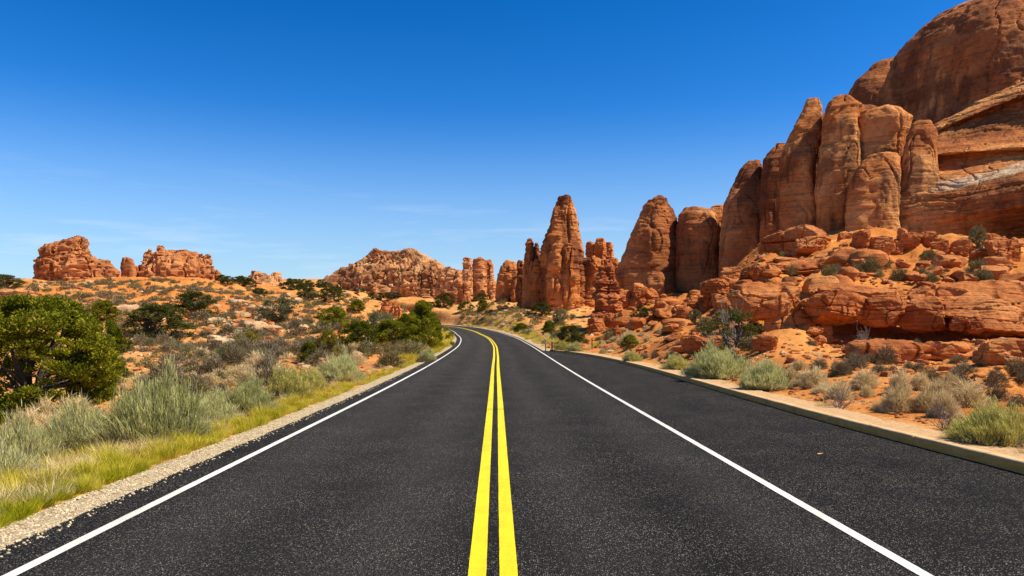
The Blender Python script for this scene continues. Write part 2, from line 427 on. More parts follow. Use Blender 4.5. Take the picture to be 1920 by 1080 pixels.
# ------------------------------------------------------------------ road geometry in plan
from numpy import interp
def smooth_curve(xs, ys):
    """piecewise monotone-ish cubic (Catmull-Rom slopes)"""
    xs, ys = np.array(xs, float), np.array(ys, float)
    d = np.gradient(ys, xs)
    def f(x):
        x = np.asarray(x, float)
        xc = np.clip(x, xs[0], xs[-1])
        i = np.clip(np.searchsorted(xs, xc) - 1, 0, len(xs) - 2)
        h = xs[i + 1] - xs[i]; t = (xc - xs[i]) / h
        y = (2*t**3 - 3*t**2 + 1)*ys[i] + (t**3 - 2*t**2 + t)*h*d[i] + (-2*t**3 + 3*t**2)*ys[i+1] + (t**3 - t**2)*h*d[i+1]
        return y + (x - xc) * np.where(x < xs[0], d[0], d[-1])
    return f
road_z0 = smooth_curve([-10, 10, 25, 37, 54, 78, 100, 112, 137, 170, 205, 240, 300],
                       [0, 0, 0, 0.05, 0.20, 0.55, 1.11, 1.46, 2.10, 2.98, 3.8, 4.6, 6.0])
def road_z(Y): return np.where(np.asarray(Y) < 10, 0.0, road_z0(Y))
YK = [-10, 5.7, 20, 37, 54, 78, 100, 112, 125, 137, 155, 170, 195, 220, 245]
road_c = smooth_curve(YK, [0.22, -0.14, -0.43, -0.79, -1.12, -1.83, -3.25, -4.56, -5.9, -7.46, -10.4, -13.95, -21.5, -32, -46])
def road_head(Y):
    return np.arctan((road_c(np.asarray(Y) + 0.5) - road_c(np.asarray(Y) - 0.5)))
def off_L(Y): return interp(Y, [5.7, 37, 80], [3.56, 3.42, 3.45]) / np.cos(road_head(Y))
def off_R(Y): return interp(Y, [5.7, 18, 37, 54, 80], [3.19, 3.28, 3.4, 3.42, 3.45]) / np.cos(road_head(Y))
def left_edge(Y): return road_c(Y) - off_L(Y) - 0.52 / np.cos(road_head(Y))
KY = [-10, 9.78, 14.8, 18.9, 28.8, 36.5, 44, 51, 56, 59, 61.5]
KX = [6.75, 6.47, 6.28, 6.26, 6.28, 6.20, 5.85, 5.15, 4.2, 3.3, 2.78]
kerb_x = smooth_curve(KY, KX)
def right_edge(Y):
    base = road_c(Y) + off_R(Y) + 0.40 / np.cos(road_head(Y))
    return np.where(np.asarray(Y) < 61.5, np.maximum(kerb_x(Y), base), base)

# ------------------------------------------------------------------ terrain
def V(Y, v): return CAMH + (HZ - v) / F * Y
TAB = {
 -700: [(2,-.1),(8,-.3),(14,-.6),(24,-.6),(40,V(40,668)),(60,V(60,615)),(90,V(90,575)),(130,V(130,545)),(170,V(170,528)),(300,V(300,527)),(700,V(700,523)),(6000,V(6000,521))],
 0: [(2,-.1),(5,-.15),(12,-.45),(24,-.75),(40,V(40,668)),(60,V(60,618)),(90,V(90,580)),(130,V(130,551)),(170,V(170,534)),(300,V(300,531)),(700,V(700,527)),(6000,V(6000,523))],
 300: [(2,0),(5,-.1),(12,-.3),(24,-.25),(40,V(40,680)),(60,V(60,640)),(85,V(85,604)),(120,V(120,570)),(165,V(165,538)),(205,V(205,529)),(300,V(300,528)),(700,V(700,526)),(6000,V(6000,523))],
 600: [(2,0),(20,-.1),(40,V(40,690)),(60,V(60,655)),(85,V(85,622)),(120,V(120,592)),(170,V(170,566)),(230,V(230,550)),(320,V(320,541)),(700,V(700,529)),(6000,V(6000,523))],
 740: [(2,0),(20,-.05),(40,.06),(60,V(60,660)),(85,V(85,636)),(120,V(120,612)),(160,V(160,590)),(210,V(210,572)),(310,V(310,560)),(700,V(700,531)),(6000,V(6000,524))],
 850: [(2,0),(40,.06),(60,.27),(100,1.1),(137,2.1),(170,V(170,610)),(200,V(200,590)),(240,V(240,573)),(310,V(310,563)),(700,V(700,535)),(6000,V(6000,524))],
 960: [(2,0),(40,.06),(60,.27),(82,.62),(107,1.4),(125,V(125,614)),(145,V(145,597)),(175,V(175,577)),(300,V(300,565)),(700,V(700,545)),(6000,V(6000,530))],
 1100: [(2,0),(40,.10),(58,.35),(72,V(72,640)),(95,V(95,618)),(130,V(130,597)),(160,V(160,582)),(300,V(300,565)),(6000,V(6000,530))],
 1300: [(2,0),(20,.1),(30,.4),(45,V(45,640)),(60,V(60,612)),(75,V(75,590)),(100,V(100,563)),(125,V(125,552)),(160,V(160,546)),(300,V(300,540)),(6000,V(6000,530))],
 1450: [(2,0),(14,.12),(24,V(24,690)),(34,V(34,648)),(44,V(44,622)),(49,V(49,580)),(54,V(54,548)),(72,V(72,497)),(95,V(95,470)),(130,14.0),(300,14.0),(700,20.0),(6000,V(6000,530))],
 1600: [(2,0),(10,.13),(15,.15),(25,V(25,692)),(36,V(36,640)),(46,V(46,628)),(49,V(49,556)),(55,V(55,522)),(75,V(75,472)),(88,V(88,448)),(110,15.0),(300,15.0),(700,20.0),(6000,V(6000,530))],
 1920: [(2,.1),(10,.14),(18,.25),(26,V(26,690)),(36,V(36,634)),(46,V(46,628)),(49,V(49,556)),(60,V(60,505)),(72,V(72,480)),(85,V(85,462)),(130,13.5),(300,15.0),(700,20.0),(6000,V(6000,530))],
 2700: [(2,.1),(10,.2),(18,.4),(26,V(26,680)),(36,V(36,626)),(46,V(46,620)),(49,V(49,548)),(60,V(60,500)),(72,V(72,475)),(85,V(85,455)),(130,13.5),(300,15.0),(700,20.0),(6000,V(6000,530))],
}
TU = sorted(TAB)
def table_z(X, Y):
    Yc = np.clip(Y, 3.0, 6000.0)
    u = 960 + F * X / np.maximum(Yc, 6.0)
    ly = np.log(Yc)
    cols = np.stack([interp(Yc, [p[0] for p in TAB[k]], [p[1] for p in TAB[k]]) for k in TU])
    uu = np.clip(u, TU[0], TU[-1] - 1e-6)
    i = np.clip(np.searchsorted(TU, uu, side='right') - 1, 0, len(TU) - 2)
    a = np.array(TU, float)
    t = (uu - a[i]) / (a[i + 1] - a[i]); t = t * t * (3 - 2 * t)
    z0 = np.take_along_axis(cols, i[None], 0)[0]; z1 = np.take_along_axis(cols, (i + 1)[None], 0)[0]
    return z0 + (z1 - z0) * t
def terrain_z(X, Y):
    z = table_z(X, Y)
    Yr = np.clip(Y, -10, 245)
    dl = left_edge(Yr) - X
    dr = X - right_edge(Yr)
    far = np.clip(np.maximum(dl, dr), 0, None) + np.clip(Y - 240, 0, None)
    A = sstep(0.6, 9.0, far)
    d = np.sqrt(X * X + Y * Y)
    amp = A * np.clip(d / 45.0, 0.25, 3.0)
    z = z + amp * (0.42 * fbm(X / 13.0, Y / 13.0, 0.3, 4, 5) + 0.16 * fbm(X / 3.1, Y / 3.1, 0.7, 3, 9))
    z = z + A * 0.05 * fbm(X / 0.7, Y / 0.7, 0.1, 3, 12)
    # broken bedrock steps on the hillsides
    st = noise3(X / 26.0, Y / 9.0, 0.5, 31)
    z = z + A * np.clip(d / 60.0, 0, 2.0) * 0.30 * sstep(0.05, 0.12, st)
    u_ = 960 + F * X / np.maximum(Y, 6.0)
    hol = sstep(1500, 1560, u_) * sstep(32.5, 35.0, Y) * (1 - sstep(43.5, 46.5, Y))      # the hollow under the ledge
    rt = A * sstep(2.5, 10.0, dr) * (1 - sstep(95, 130, Y)) * (1 - 0.85 * sstep(1470, 1540, u_) * sstep(27, 31, Y) * (1 - sstep(44.5, 46.5, Y)))
    z = z - 0.62 * hol
    q = noise3(X / 9.0, Y / 3.2, 0.5, 37) + 0.35 * noise3(X / 2.2, Y / 1.1, 0.9, 38)
    z = z + rt * (0.38 * sstep(0.0, 0.07, q) + 0.25 * sstep(0.26, 0.31, q) + 0.16 * fbm(X / 1.4, Y / 0.9, 0.2, 3, 39))
    inside = (dl < 0) & (dr < 0) & (Y < 245)
    rz = road_z(Yr)
    # verge: left a soft shoulder, right level with the kerb top
    kz = np.where((Y < 60), 0.11, 0.0)
    back = np.where((Y < 61), 0.16 + 0.006 * np.clip(Y, 0, 61), 0.0)
    inside = (dl < 0) & (dr < back) & (Y < 245)
    tL = sstep(0.5, 4.0, dl); tR = sstep(0.9, 4.0, dr)
    zl = (rz - 0.05) * (1 - tL) + z * tL
    zr = (rz + kz - 0.01) * (1 - tR) + z * tR
    out = np.where(dl > 0, zl, zr)
    out = np.where(inside, rz - 0.12, out)
    blend = sstep(238, 262, Y)
    return out * (1 - blend) + z * blend
NT, NY, YO = 880, 900, 9.0
ts = np.sinh(np.linspace(-1.55, 1.55, NT)) / math.sinh(1.55) * 1.75
Ys = np.concatenate([np.geomspace(1.5, 330, 760), np.geomspace(334, 6500, NY - 760)]) - 0.0
GX = ts[None, :] * (Ys[:, None] + YO); GY = np.repeat(Ys[:, None], NT, 1)
GZ = terrain_z(GX, GY)
LYs = np.log(Ys)
def ground(x, y):
    x = np.asarray(x, float); y = np.asarray(y, float)
    fi = np.clip(interp(np.log(np.maximum(y, 1.5)), LYs, np.arange(NY)), 0, NY - 1.001)
    fj = np.clip(interp(x / (y + YO), ts, np.arange(NT)), 0, NT - 1.001)
    i, j = fi.astype(int), fj.astype(int); a, b = fi - i, fj - j
    return (GZ[i, j]*(1-a)*(1-b) + GZ[i+1, j]*a*(1-b) + GZ[i, j+1]*(1-a)*b + GZ[i+1, j+1]*a*b)
YM = np.geomspace(3, 1500, 6000)
def at(u, v, ymin=3.0):
    """the ground point seen at photo pixel (u, v)"""
    ys = YM[YM >= ymin]
    gx = (u - 960) / F * ys
    hit = ground(gx, ys) >= CAMH + (HZ - v) / F * ys
    k = int(np.argmax(hit)) if hit.any() else len(ys) - 1
    y = ys[k]
    x = (u - 960) / F * y
    return float(x), float(y), float(ground(x, y))

def build_ground():
    # an apron behind the camera so that the sheet goes on there
    back = np.array([-400.0, -60, -20, -8, -3, 0.0])
    BX = ts[None, :] * (np.array([700.0, 120, 50, 30, 22, 16])[:, None]); BY = np.repeat(back[:, None], NT, 1)
    BX = np.where(np.abs(BX) < 0, BX, BX)
    BZ = terrain_z(BX, BY)
    X = np.concatenate([BX, GX]); Y = np.concatenate([BY, GY]); Z = np.concatenate([BZ, GZ])
    M = len(X)
    me = mesh_from('ground', np.stack([X, Y, Z], -1).reshape(-1, 3), quads_grid(M, NT, False)[:, ::1], M_SOIL)
    u = 960 + F * X / np.maximum(Y, 5)
    pale = 0.05 + 0.75 * sstep(700, 900, u) * (1 - sstep(1060, 1180, u)) * sstep(60, 110, Y)
    pale = np.maximum(pale, 0.45 * sstep(380, 620, u) * (1 - sstep(720, 900, u)) * sstep(60, 150, Y))
    Yr = np.clip(Y, -10, 245)
    dl = left_edge(Yr) - X
    pale = np.maximum(pale, 0.75 * (1 - sstep(0.5, 4.5, dl)) * (dl > 0))
    pale = np.maximum(pale, 0.55 * (u < 260) * sstep(110, 135, Y) * (1 - sstep(0, 260, u)))
    dr = X - right_edge(Yr)
    pale = np.maximum(pale, 0.55 * (1 - sstep(0.4, 2.6, dr)) * (dr > 0))
    pale = np.maximum(pale, 0.52 * (u < 660) * (Y > 12) * (Y < 75))
    pale = pale - 0.45 * sstep(1120, 1240, u) * sstep(14, 20, Y) * sstep(1.5, 4.5, dr)
    at_ = me.attributes.new('pale_soil', 'FLOAT', 'POINT')
    at_.data.foreach_set('value', np.ascontiguousarray(pale.ravel(), np.float32))
    tag(link('ground', me), 'orange desert soil rising on both sides of the road', 'ground', kind='structure')
build_ground()

def strip(name, ys, xl, xr, nx, zf, m, wob=0.0, seed=0, zoff=0.0):
    t = np.linspace(0, 1, nx)
    l_ = np.asarray(xl, float).copy(); r_ = np.asarray(xr, float).copy()
    if wob:
        l_ += wob * fbm(ys * 1.7, 0.3, seed, 5, seed, 0.75); r_ += wob * fbm(ys * 1.7, 7.3, seed, 5, seed + 3, 0.75)
    X = l_[:, None] + (r_ - l_)[:, None] * t[None]
    Y = np.repeat(ys[:, None], nx, 1)
    Z = zf(X, Y) + zoff
    return mesh_from(name, np.stack([X, Y, Z], -1).reshape(-1, 3), quads_grid(len(ys), nx, False), m), X, Y
RY = np.concatenate([np.linspace(-10, 4, 40), np.geomspace(4.05, 244, 1300)])
me, RX, RYY = strip('road', RY, left_edge(RY), right_edge(RY), 60, lambda X, Y: road_z(Y) + 0.0 * X, M_ASPHALT, 0.035, 3)
hd = (RX - road_c(RYY))
wp = 0.5 * (np.exp(-((hd + 2.75) / 0.55) ** 2) + np.exp(-((hd + 0.95) / 0.5) ** 2) + np.exp(-((hd - 2.6) / 0.5) ** 2) + np.exp(-((hd - 0.85) / 0.5) ** 2))
wp = wp + 0.35 * (np.abs(hd + 1.8) < 1.7) * 0.6
a_ = me.attributes.new('wheel_path', 'FLOAT', 'POINT'); a_.data.foreach_set('value', np.ascontiguousarray(np.clip(wp, 0, 1).ravel(), np.float32))
road = tag(link('road', me), 'dark asphalt two lane road curving left beyond the trees', 'road', kind='structure')

def marking(name, fc, w, m, label, y1=244, wob=0.0022, seed=1):
    ys = RY[(RY <= y1)]
    hw = w / 2 / np.cos(road_head(ys))
    me, _, _ = strip(name, ys, fc(ys) - hw, fc(ys) + hw, 3, lambda X, Y: road_z(Y), m, wob, seed, 0.005)
    return tag(link(name, me), label, 'road marking', kind='structure')
marking('edge_line', lambda y: road_c(y) - off_L(y), 0.105, M_WHITE, 'solid white line along the left edge of the road', seed=2)
marking('edge_line', lambda y: road_c(y) + off_R(y), 0.105, M_WHITE, 'solid white line between right lane and pullout', seed=4)
def cl(sgn): return lambda y: road_c(y) + sgn * interp(y, [5.7, 18, 37], [0.117, 0.125, 0.125]) / np.cos(road_head(y))
marking('centre_line', cl(-1), 0.135, M_YELLOW, 'left stripe of the double yellow centre line', seed=6)
marking('centre_line', cl(1), 0.135, M_YELLOW, 'right stripe of the double yellow centre line', seed=8)

for sg in (-1, 1):
    ys_ = np.linspace(17.93, 17.99, 3); xs_ = cl(sg)(ys_)
    me, _, _ = strip('paint_seam', ys_, xs_ - 0.07, xs_ + 0.07, 3, lambda X, Y: road_z(Y), M_ASPHALT, 0.0, 1, 0.009)
    tag(link('road_seam', me), 'thin dark gap across a stripe of the centre line', 'road marking', kind='structure')
# gravel shoulders
gy = np.concatenate([np.linspace(-8, 4, 60), np.geomspace(4.05, 240, 2400)])
def gz(X, Y):
    return road_z(Y) - 0.018 + 0.012 * fbm(X * 9, Y * 9, 0.2, 3, 41) - 0.0 * X
le = left_edge(gy)
wG = (0.56 + 0.12 * fbm(gy * 0.8, 3.0, 0.1, 4, 44)) / np.cos(road_head(gy))
me, _, _ = strip('gravel_shoulder', gy, le - wG - 0.25, le + 0.10, 34, gz, M_GRAVEL, 0.03, 45)
co_ = np.empty(len(me.vertices) * 3, np.float32); me.vertices.foreach_get('co', co_); co_ = co_.reshape(-1, 3, 1)[:, :, 0]
tt = np.tile(np.linspace(0, 1, 34), len(gy))
co_[:, 2] -= (0.09 * (1 - sstep(0.0, 0.42, tt))).astype(np.float32)
me.vertices.foreach_set('co', np.ascontiguousarray(co_.ravel())); me.update()
tag(link('gravel_shoulder', me), 'pale gravel shoulder along the left edge of the road', 'shoulder', kind='structure')
gy2 = np.geomspace(61, 240, 700)
re_ = right_edge(gy2)
me, _, _ = strip('gravel_shoulder', gy2, re_ - 0.08, re_ + 0.75 / np.cos(road_head(gy2)), 12, lambda X, Y: road_z(Y) + 0.006 + 0.012 * fbm(X * 9, Y * 9, 0.2, 2, 41), M_GRAVEL, 0.05, 47)
tag(link('gravel_shoulder', me), 'pale gravel strip on the outside of the bend', 'shoulder', kind='structure')

# kerb and the sandy walk behind it
ky = np.concatenate([np.linspace(-8, 5, 30), np.linspace(5.2, 60.6, 480)])
jy = np.arange(-6, 60, 3.05)
ky = np.sort(np.concatenate([ky] + [jy + d_ for d_ in (-0.02, -0.008, 0.008, 0.02)]))
kjoint = (np.abs(ky[:, None] - jy[None]).min(1) < 0.012).astype(float)
kx = kerb_x(ky)
nrm = np.stack([np.ones_like(ky), -np.gradient(kx, ky)], -1); nrm /= np.linalg.norm(nrm, axis=1)[:, None]
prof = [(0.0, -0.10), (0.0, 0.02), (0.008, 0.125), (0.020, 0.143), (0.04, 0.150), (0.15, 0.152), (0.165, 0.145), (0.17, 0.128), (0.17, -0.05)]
P = []
for o_, h_ in prof:
    jit = (0.012 * fbm(ky * 1.3, o_ * 9, h_ * 7, 4, 51) + (0.02 if o_ < 0.1 else -0.02) * kjoint) if h_ > 0 else 0 * ky
    P.append(np.stack([kx + nrm[:, 0] * (o_ + jit), ky + nrm[:, 1] * o_, road_z(ky) + h_ + (0.4 * jit if h_ < 0.13 else -0.02 * kjoint)], -1))
P = np.stack(P, 1)
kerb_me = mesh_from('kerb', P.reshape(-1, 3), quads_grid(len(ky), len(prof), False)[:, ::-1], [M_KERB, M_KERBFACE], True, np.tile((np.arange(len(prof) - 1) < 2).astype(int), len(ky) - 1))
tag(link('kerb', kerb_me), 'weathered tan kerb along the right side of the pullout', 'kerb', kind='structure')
wy = np.linspace(3, 58, 500)
me, _, _ = strip('path', wy, kerb_x(wy) + 0.165, kerb_x(wy) + 0.85 + 0.22 * fbm(wy * 0.6, 2.2, 0.4, 4, 55), 14,
                 lambda X, Y: road_z(Y) + 0.142 + 0.010 * fbm(X * 6, Y * 6, 0.4, 3, 57), M_PATHSAND, 0.0, 58)
tag(link('path', me), 'compacted sandy strip behind the kerb', 'path', kind='structure')

# ------------------------------------------------------------------ rock builders
def rock_disp(P, N, amp, s, seed, strata=1.0, joints=1.0, blk=0.0):
    x, y, z = P[..., 0], P[..., 1], P[..., 2]
    d = 0.55 * fbm(x / (5.5 * s), y / (5.5 * s), z / (5.5 * s), 3, seed)
    d = d + 0.22 * fbm(x / (1.3 * s), y / (1.3 * s), z / (1.0 * s), 4, seed + 5, 0.6)
    w = 0.35 * fbm(x / (7 * s), y / (7 * s), z / (7 * s), 2, seed + 8)
    b = noise3(x / (16 * s), y / (16 * s), z / (1.15 * s) + 2 * w, 77)
    b2 = noise3(x / (9 * s), y / (9 * s), z / (0.42 * s) + 2 * w, 78)
    d = d - strata * (0.42 * groove(b, 0.10) + 0.16 * groove(b2, 0.12)) + strata * 0.16 * np.tanh(b * 5)
    j = noise3(x / (3.4 * s) + w, y / (3.4 * s), z / (30 * s), seed + 21)
    j2 = noise3(x / (1.5 * s) + w, y / (1.5 * s), z / (14 * s), seed + 23)
    d = d - joints * (0.75 * groove(j, 0.055) + 0.22 * groove(j2, 0.07))
    if blk:
        d = d + blk * (blocks(x / (2.6 * s), y / (2.6 * s), z / (2.2 * s), seed + 40) + 0.5 * blocks(x / (1.2 * s), y / (1.2 * s), z / (0.8 * s), seed + 50))
    return P + N * (amp * s * d)[..., None]
def blocks(x, y, z, seed):
    """stepped offsets of a jointed rock: one value per warped cell, -0.5..0.5"""
    wx = 0.35 * noise3(x * 0.9, y * 0.9, z * 0.9, seed); wz = 0.30 * noise3(x * 0.5 + 9, y * 0.5, z * 0.5, seed + 1)
    iz = np.floor(z + wz).astype(np.int64)
    ox = (_hash(iz, iz * 0, iz * 0, seed + 4) & np.uint32(255)).astype(np.float64) / 255.0
    h = _hash(np.floor(x + wx + ox).astype(np.int64), np.floor(y + wx * 0.7 + ox * 0.6).astype(np.int64), iz, seed + 2)
    return (h & np.uint32(1023)).astype(np.float64) / 1023.0 - 0.5
def grid_normals(P, wrap):
    if wrap:
        du = np.roll(P, -1, 1) - np.roll(P, 1, 1)
    else:
        du = np.gradient(P, axis=1)
    dv = np.gradient(P, axis=0)
    n = np.cross(du, dv)
    return n / np.maximum(np.linalg.norm(n, axis=-1, keepdims=True), 1e-9)
def loft(name, prof, Y, m, ratio=0.8, n=2.6, yaw=0.0, amp=0.5, s=1.0, seed=1, strata=1.0, joints=1.0, capf=0.45,
         parent=None, deep=None, sink=3.0, res=1.0, lumps=0.10, origin=None, lean=0.0, blk=0.25):
    """a free-standing mass of rock: rings whose width follows (row, left, right) of its outline at depth Y"""
    prof = sorted(prof)
    vs_ = np.array([p[0] for p in prof], float)
    Yr = Y + lean * (vs_[-1] - vs_) / F * Y           # the mass leans back as it rises
    zz = V(Yr, vs_)
    zt, zb = zz[0], zz[-1]
    xl = (np.array([p[1] for p in prof], float) - 960) / F * Yr
    xr = (np.array([p[2] for p in prof], float) - 960) / F * Yr
    pitch = max(Y / 773.0 * 1.15, 0.06) / res
    H_ = zt - zb + sink
    M = int(np.clip(H_ / pitch, 24, 260))
    wmax = (xr - xl).max()
    N = int(np.clip(math.pi * wmax * 0.8 / pitch, 32, 340))
    a0 = (xr[0] - xl[0]) / 2
    cap_h = capf * a0
    zs = np.linspace(zt - cap_h, zb - sink, M)
    o_ = np.argsort(zz)
    XL = interp(zs, zz[o_], xl[o_]); XR = interp(zs, zz[o_], xr[o_])
    k = max(3, M // 24) | 1
    ker = np.hanning(k + 2)[1:-1]; ker /= ker.sum()
    def sm(q): return np.convolve(np.pad(q, k // 2, mode='edge'), ker, 'valid')
    XL, XR = sm(XL), sm(XR)
    K = 9
    ph = np.linspace(math.pi / 2, 0, K, endpoint=False)
    ph[0] = math.pi / 2 - 0.06
    zs = np.concatenate([zs[0] + cap_h * np.sin(ph), zs])
    cc = (XL + XR) / 2; aa = np.maximum((XR - XL) / 2, 0.05)
    cc = np.concatenate([np.full(K, cc[0]), cc]); aa = np.concatenate([aa[0] * np.cos(ph), aa])
    bb = aa * ratio
    if deep is not None: bb = np.minimum(bb, deep) if deep > 0 else np.maximum(bb, -deep * aa / aa.max())
    th = np.linspace(0, 2 * math.pi, N, endpoint=False)
    e = 2.0 / n
    rx = np.sign(np.cos(th)) * np.abs(np.cos(th)) ** e; ry = np.sign(np.sin(th)) * np.abs(np.sin(th)) ** e
    c_, s_ = math.cos(yaw), math.sin(yaw)
    rx, ry = rx * c_ - ry * s_, rx * s_ + ry * c_
    rx /= np.abs(rx).max(); ry /= np.abs(ry).max()
    M2 = len(zs)
    Yc = (Y + lean * np.clip(zs - zb, 0, None))[:, None]
    X = cc[:, None] + aa[:, None] * rx[None]; Yg = Yc + bb[:, None] * ry[None]; Z = np.repeat(zs[:, None], N, 1)
    P = np.stack([X, Yg, Z], -1)
    Nn = grid_normals(P, True)
    ctr = np.stack([np.repeat(cc[:, None], N, 1), np.repeat(Yc, N, 1), Z], -1)
    flip = np.sign(((P - ctr) * Nn).sum(-1).mean())
    Nn = Nn * (flip if flip else 1)
    L_ = max(wmax * 0.55, 1.0)
    P = P + Nn * (lumps * wmax * fbm(P[..., 0] / L_, P[..., 1] / L_, P[..., 2] / (L_ * 1.6), 2, seed + 60))[..., None]
    P = rock_disp(P, Nn, amp, s, seed, strata, joints, blk)
    # keep the mass as wide as its outline after the weathering
    lo, hi = P[..., 0].min(1), P[..., 0].max(1)
    kk = max(5, M // 9) | 1
    kr = np.hanning(kk + 2)[1:-1]; kr /= kr.sum()
    def sm2(q): return np.convolve(np.pad(q[K:], kk // 2, mode='edge'), kr, 'valid')
    lo, hi = sm2(lo), sm2(hi)
    sc_ = 2 * aa[K:] / (hi - lo); of_ = (cc[K:] - aa[K:]) - lo * sc_
    sc_ = np.concatenate([np.full(K, sc_[0]), sc_]); of_ = np.concatenate([np.full(K, of_[0]), of_])
    P[..., 0] = P[..., 0] * sc_[:, None] + of_[:, None]
    base = np.array(((XL[-1] + XR[-1]) / 2, Y, zb)) if origin is None else np.array(origin)
    top = P[0].mean(0)
    Vv = np.concatenate([P.reshape(-1, 3), top[None]]) - base
    T = quads_grid(M2, N, True)
    j = np.arange(N)
    capq = np.stack([np.full(N, M2 * N), (j + 1) % N, j, j], -1)
    me = bpy.data.meshes.new(name)
    tri = np.stack([capq[:, 0], capq[:, 1], capq[:, 2]], -1)
    Q = T if flip > 0 else T[:, ::-1]
    me = mesh_poly(name, Vv, Q, tri if flip > 0 else tri[:, ::-1], m)
    me.set_sharp_from_angle(angle=math.radians(38))
    return link(name, me, parent, tuple(base) if parent is None else (0, 0, 0))
def mesh_poly(name, Vv, Q, T3, m):
    me = bpy.data.meshes.new(name)
    me.vertices.add(len(Vv)); me.vertices.foreach_set('co', np.ascontiguousarray(Vv, np.float32).ravel())
    idx = np.concatenate([Q.ravel(), T3.ravel()]).astype(np.int32)
    me.loops.add(len(idx)); me.loops.foreach_set('vertex_index', idx)
    tot = np.concatenate([np.full(len(Q), 4), np.full(len(T3), 3)]).astype(np.int32)
    st = np.concatenate([[0], np.cumsum(tot)[:-1]]).astype(np.int32)
    me.polygons.add(len(tot)); me.polygons.foreach_set('loop_start', st); me.polygons.foreach_set('loop_total', tot)
    me.materials.append(m)
    me.polygons.foreach_set('use_smooth', np.full(len(tot), True))
    me.update(calc_edges=True); me.validate()
    return me

_ico = {}
def ico(sub):
    if sub not in _ico:
        b = bmesh.new(); bmesh.ops.create_icosphere(b, subdivisions=sub, radius=1.0)
        _ico[sub] = (np.array([v.co[:] for v in b.verts]), np.array([[v.index for v in f.verts] for f in b.faces]))
        b.free()
    return _ico[sub]
def boulder_mesh(name, dims, seed, m, sub=5, n=2.8, chops=7, rough=0.10, strata=0.35, s=None, blk=1.0):
    """dims = full width, depth, height in metres; origin at the base centre"""
    r = np.random.default_rng(seed)
    D, T = ico(sub)
    q = (np.abs(D) ** n).sum(1) ** (-1.0 / n)
    P = D * q[:, None]
    for k in range(chops):
        d = r.normal(size=3); d[2] *= 0.7; d /= np.linalg.norm(d)
        c = r.uniform(0.52, 0.92)
        h = P @ d - c
        over = np.where(h > 0, h * 0.93, 0)
        P = P - over[:, None] * d
    lo, hi = P.min(0), P.max(0)
    P = (P - (lo + hi) / 2) / ((hi - lo) / 2)
    P = P * (np.array(dims) / 2)
    Nn = D / np.array(dims); Nn /= np.linalg.norm(Nn, axis=1)[:, None]
    sc = s or max(0.25, float(np.mean(dims)) * 0.30)
    x, y, z = (P / sc).T
    x = x + seed * 3.7; y = y - seed * 1.9
    d = 0.9 * fbm(x / 2.2, y / 2.2, z / 1.6, 3, seed) + 0.45 * fbm(x / 0.6, y / 0.6, z / 0.45, 4, seed + 3, 0.6)
    b = noise3(x / 5, y / 5, z / 0.55, seed + 9)
    d = d + 0.5 * np.abs(fbm(x / 0.9, y / 0.9, z / 0.7, 3, seed + 31, 0.6)) - strata * 2.6 * groove(b, 0.08)
    c = noise3(x / 1.9, y / 1.9, z / 3.0, seed + 11)
    d = d - 1.8 * groove(c, 0.04)
    d = d + blk * 2.3 * blocks(x / 2.1, y / 2.1, z / 1.1, seed + 60) + blk * 1.0 * blocks(x / 0.95, y / 0.95, z / 0.42, seed + 70)
    P = P + Nn * (rough * sc * d)[:, None]
    P[:, 2] += dims[2] / 2
    me = mesh_from(name, P, T, m)
    me.set_sharp_from_angle(angle=math.radians(32))
    return me

# ------------------------------------------------------------------ the big cliff on the right
def empty(name, loc, label, cat, group=None):
    e = bpy.data.objects.new(name, None); COL.objects.link(e); e.location = loc
    e.empty_display_size = 0.3
    return tag(e, label, cat, group)
cb = px(1560, 445, 98)
cliff = empty('sandstone_cliff', cb, 'huge red sandstone cliff of fused rounded fins filling the right side', 'cliff')
def fin(prof, Y, seed, label=None, m=M_CLIFF, name='rock_fin', **kw):
    kw.setdefault('ratio', 1.1); kw.setdefault('strata', 0.3); kw.setdefault('joints', 0.7); kw.setdefault('lean', 0.18); kw.setdefault('yaw', -0.45); kw.setdefault('n', 3.4); kw.setdefault('lumps', 0.045); kw.setdefault('blk', 0.15)
    o = loft(name, prof, Y, m, seed=seed, parent=cliff, origin=cb, **kw)
    if label: o['label'] = label
    return o
fin([(390,1290,1322),(395,1280,1336),(404,1272,1345),(432,1266,1352),(480,1264,1356),(560,1264,1358)], 128, 101, 'low rounded fin at the far left end of the cliff', m=M_VARN_SHADE)
fin([(205,1556,1690),(212,1530,1720),(240,1512,1730),(275,1478,1735),(310,1448,1735),(340,1420,1735),(400,1395,1735),(470,1385,1735)], 119, 98, 'main mass of the cliff behind the fins', name='main_body', ratio=0.12, lean=0.1, yaw=0.0)
fin([(330,1398,1440),(350,1380,1460),(400,1362,1470),(520,1350,1480)], 126, 99, 'lower mass of the cliff behind its left fins', name='main_body', ratio=0.3, lean=0.1, yaw=0.0)
fin([(384,1338,1356),(391,1330,1362),(412,1322,1366),(470,1316,1372),(560,1314,1376)], 130, 102, m=M_VARN_SHADE)
fin([(301,1407,1424),(307,1398,1428),(324,1384,1431),(357,1368,1433),(387,1355,1435),(440,1348,1438),(540,1345,1440)], 120, 103, 'tall sloping fin with a pale layered cap', m=M_VARN_SHADE)
fin([(268,1458,1474),(278,1448,1482),(300,1430,1485),(340,1425,1487),(420,1423,1484),(510,1422,1482)], 116, 104, m=M_VARN_SHADE)
fin([(184,1517,1533),(190,1510,1539),(203,1505,1543),(222,1495,1543),(254,1478,1541),(298,1463,1535),(340,1458,1530),(379,1455,1530),(440,1452,1532),(480,1450,1534)], 108, 105, 'tallest slender pillar with a rounded tip')
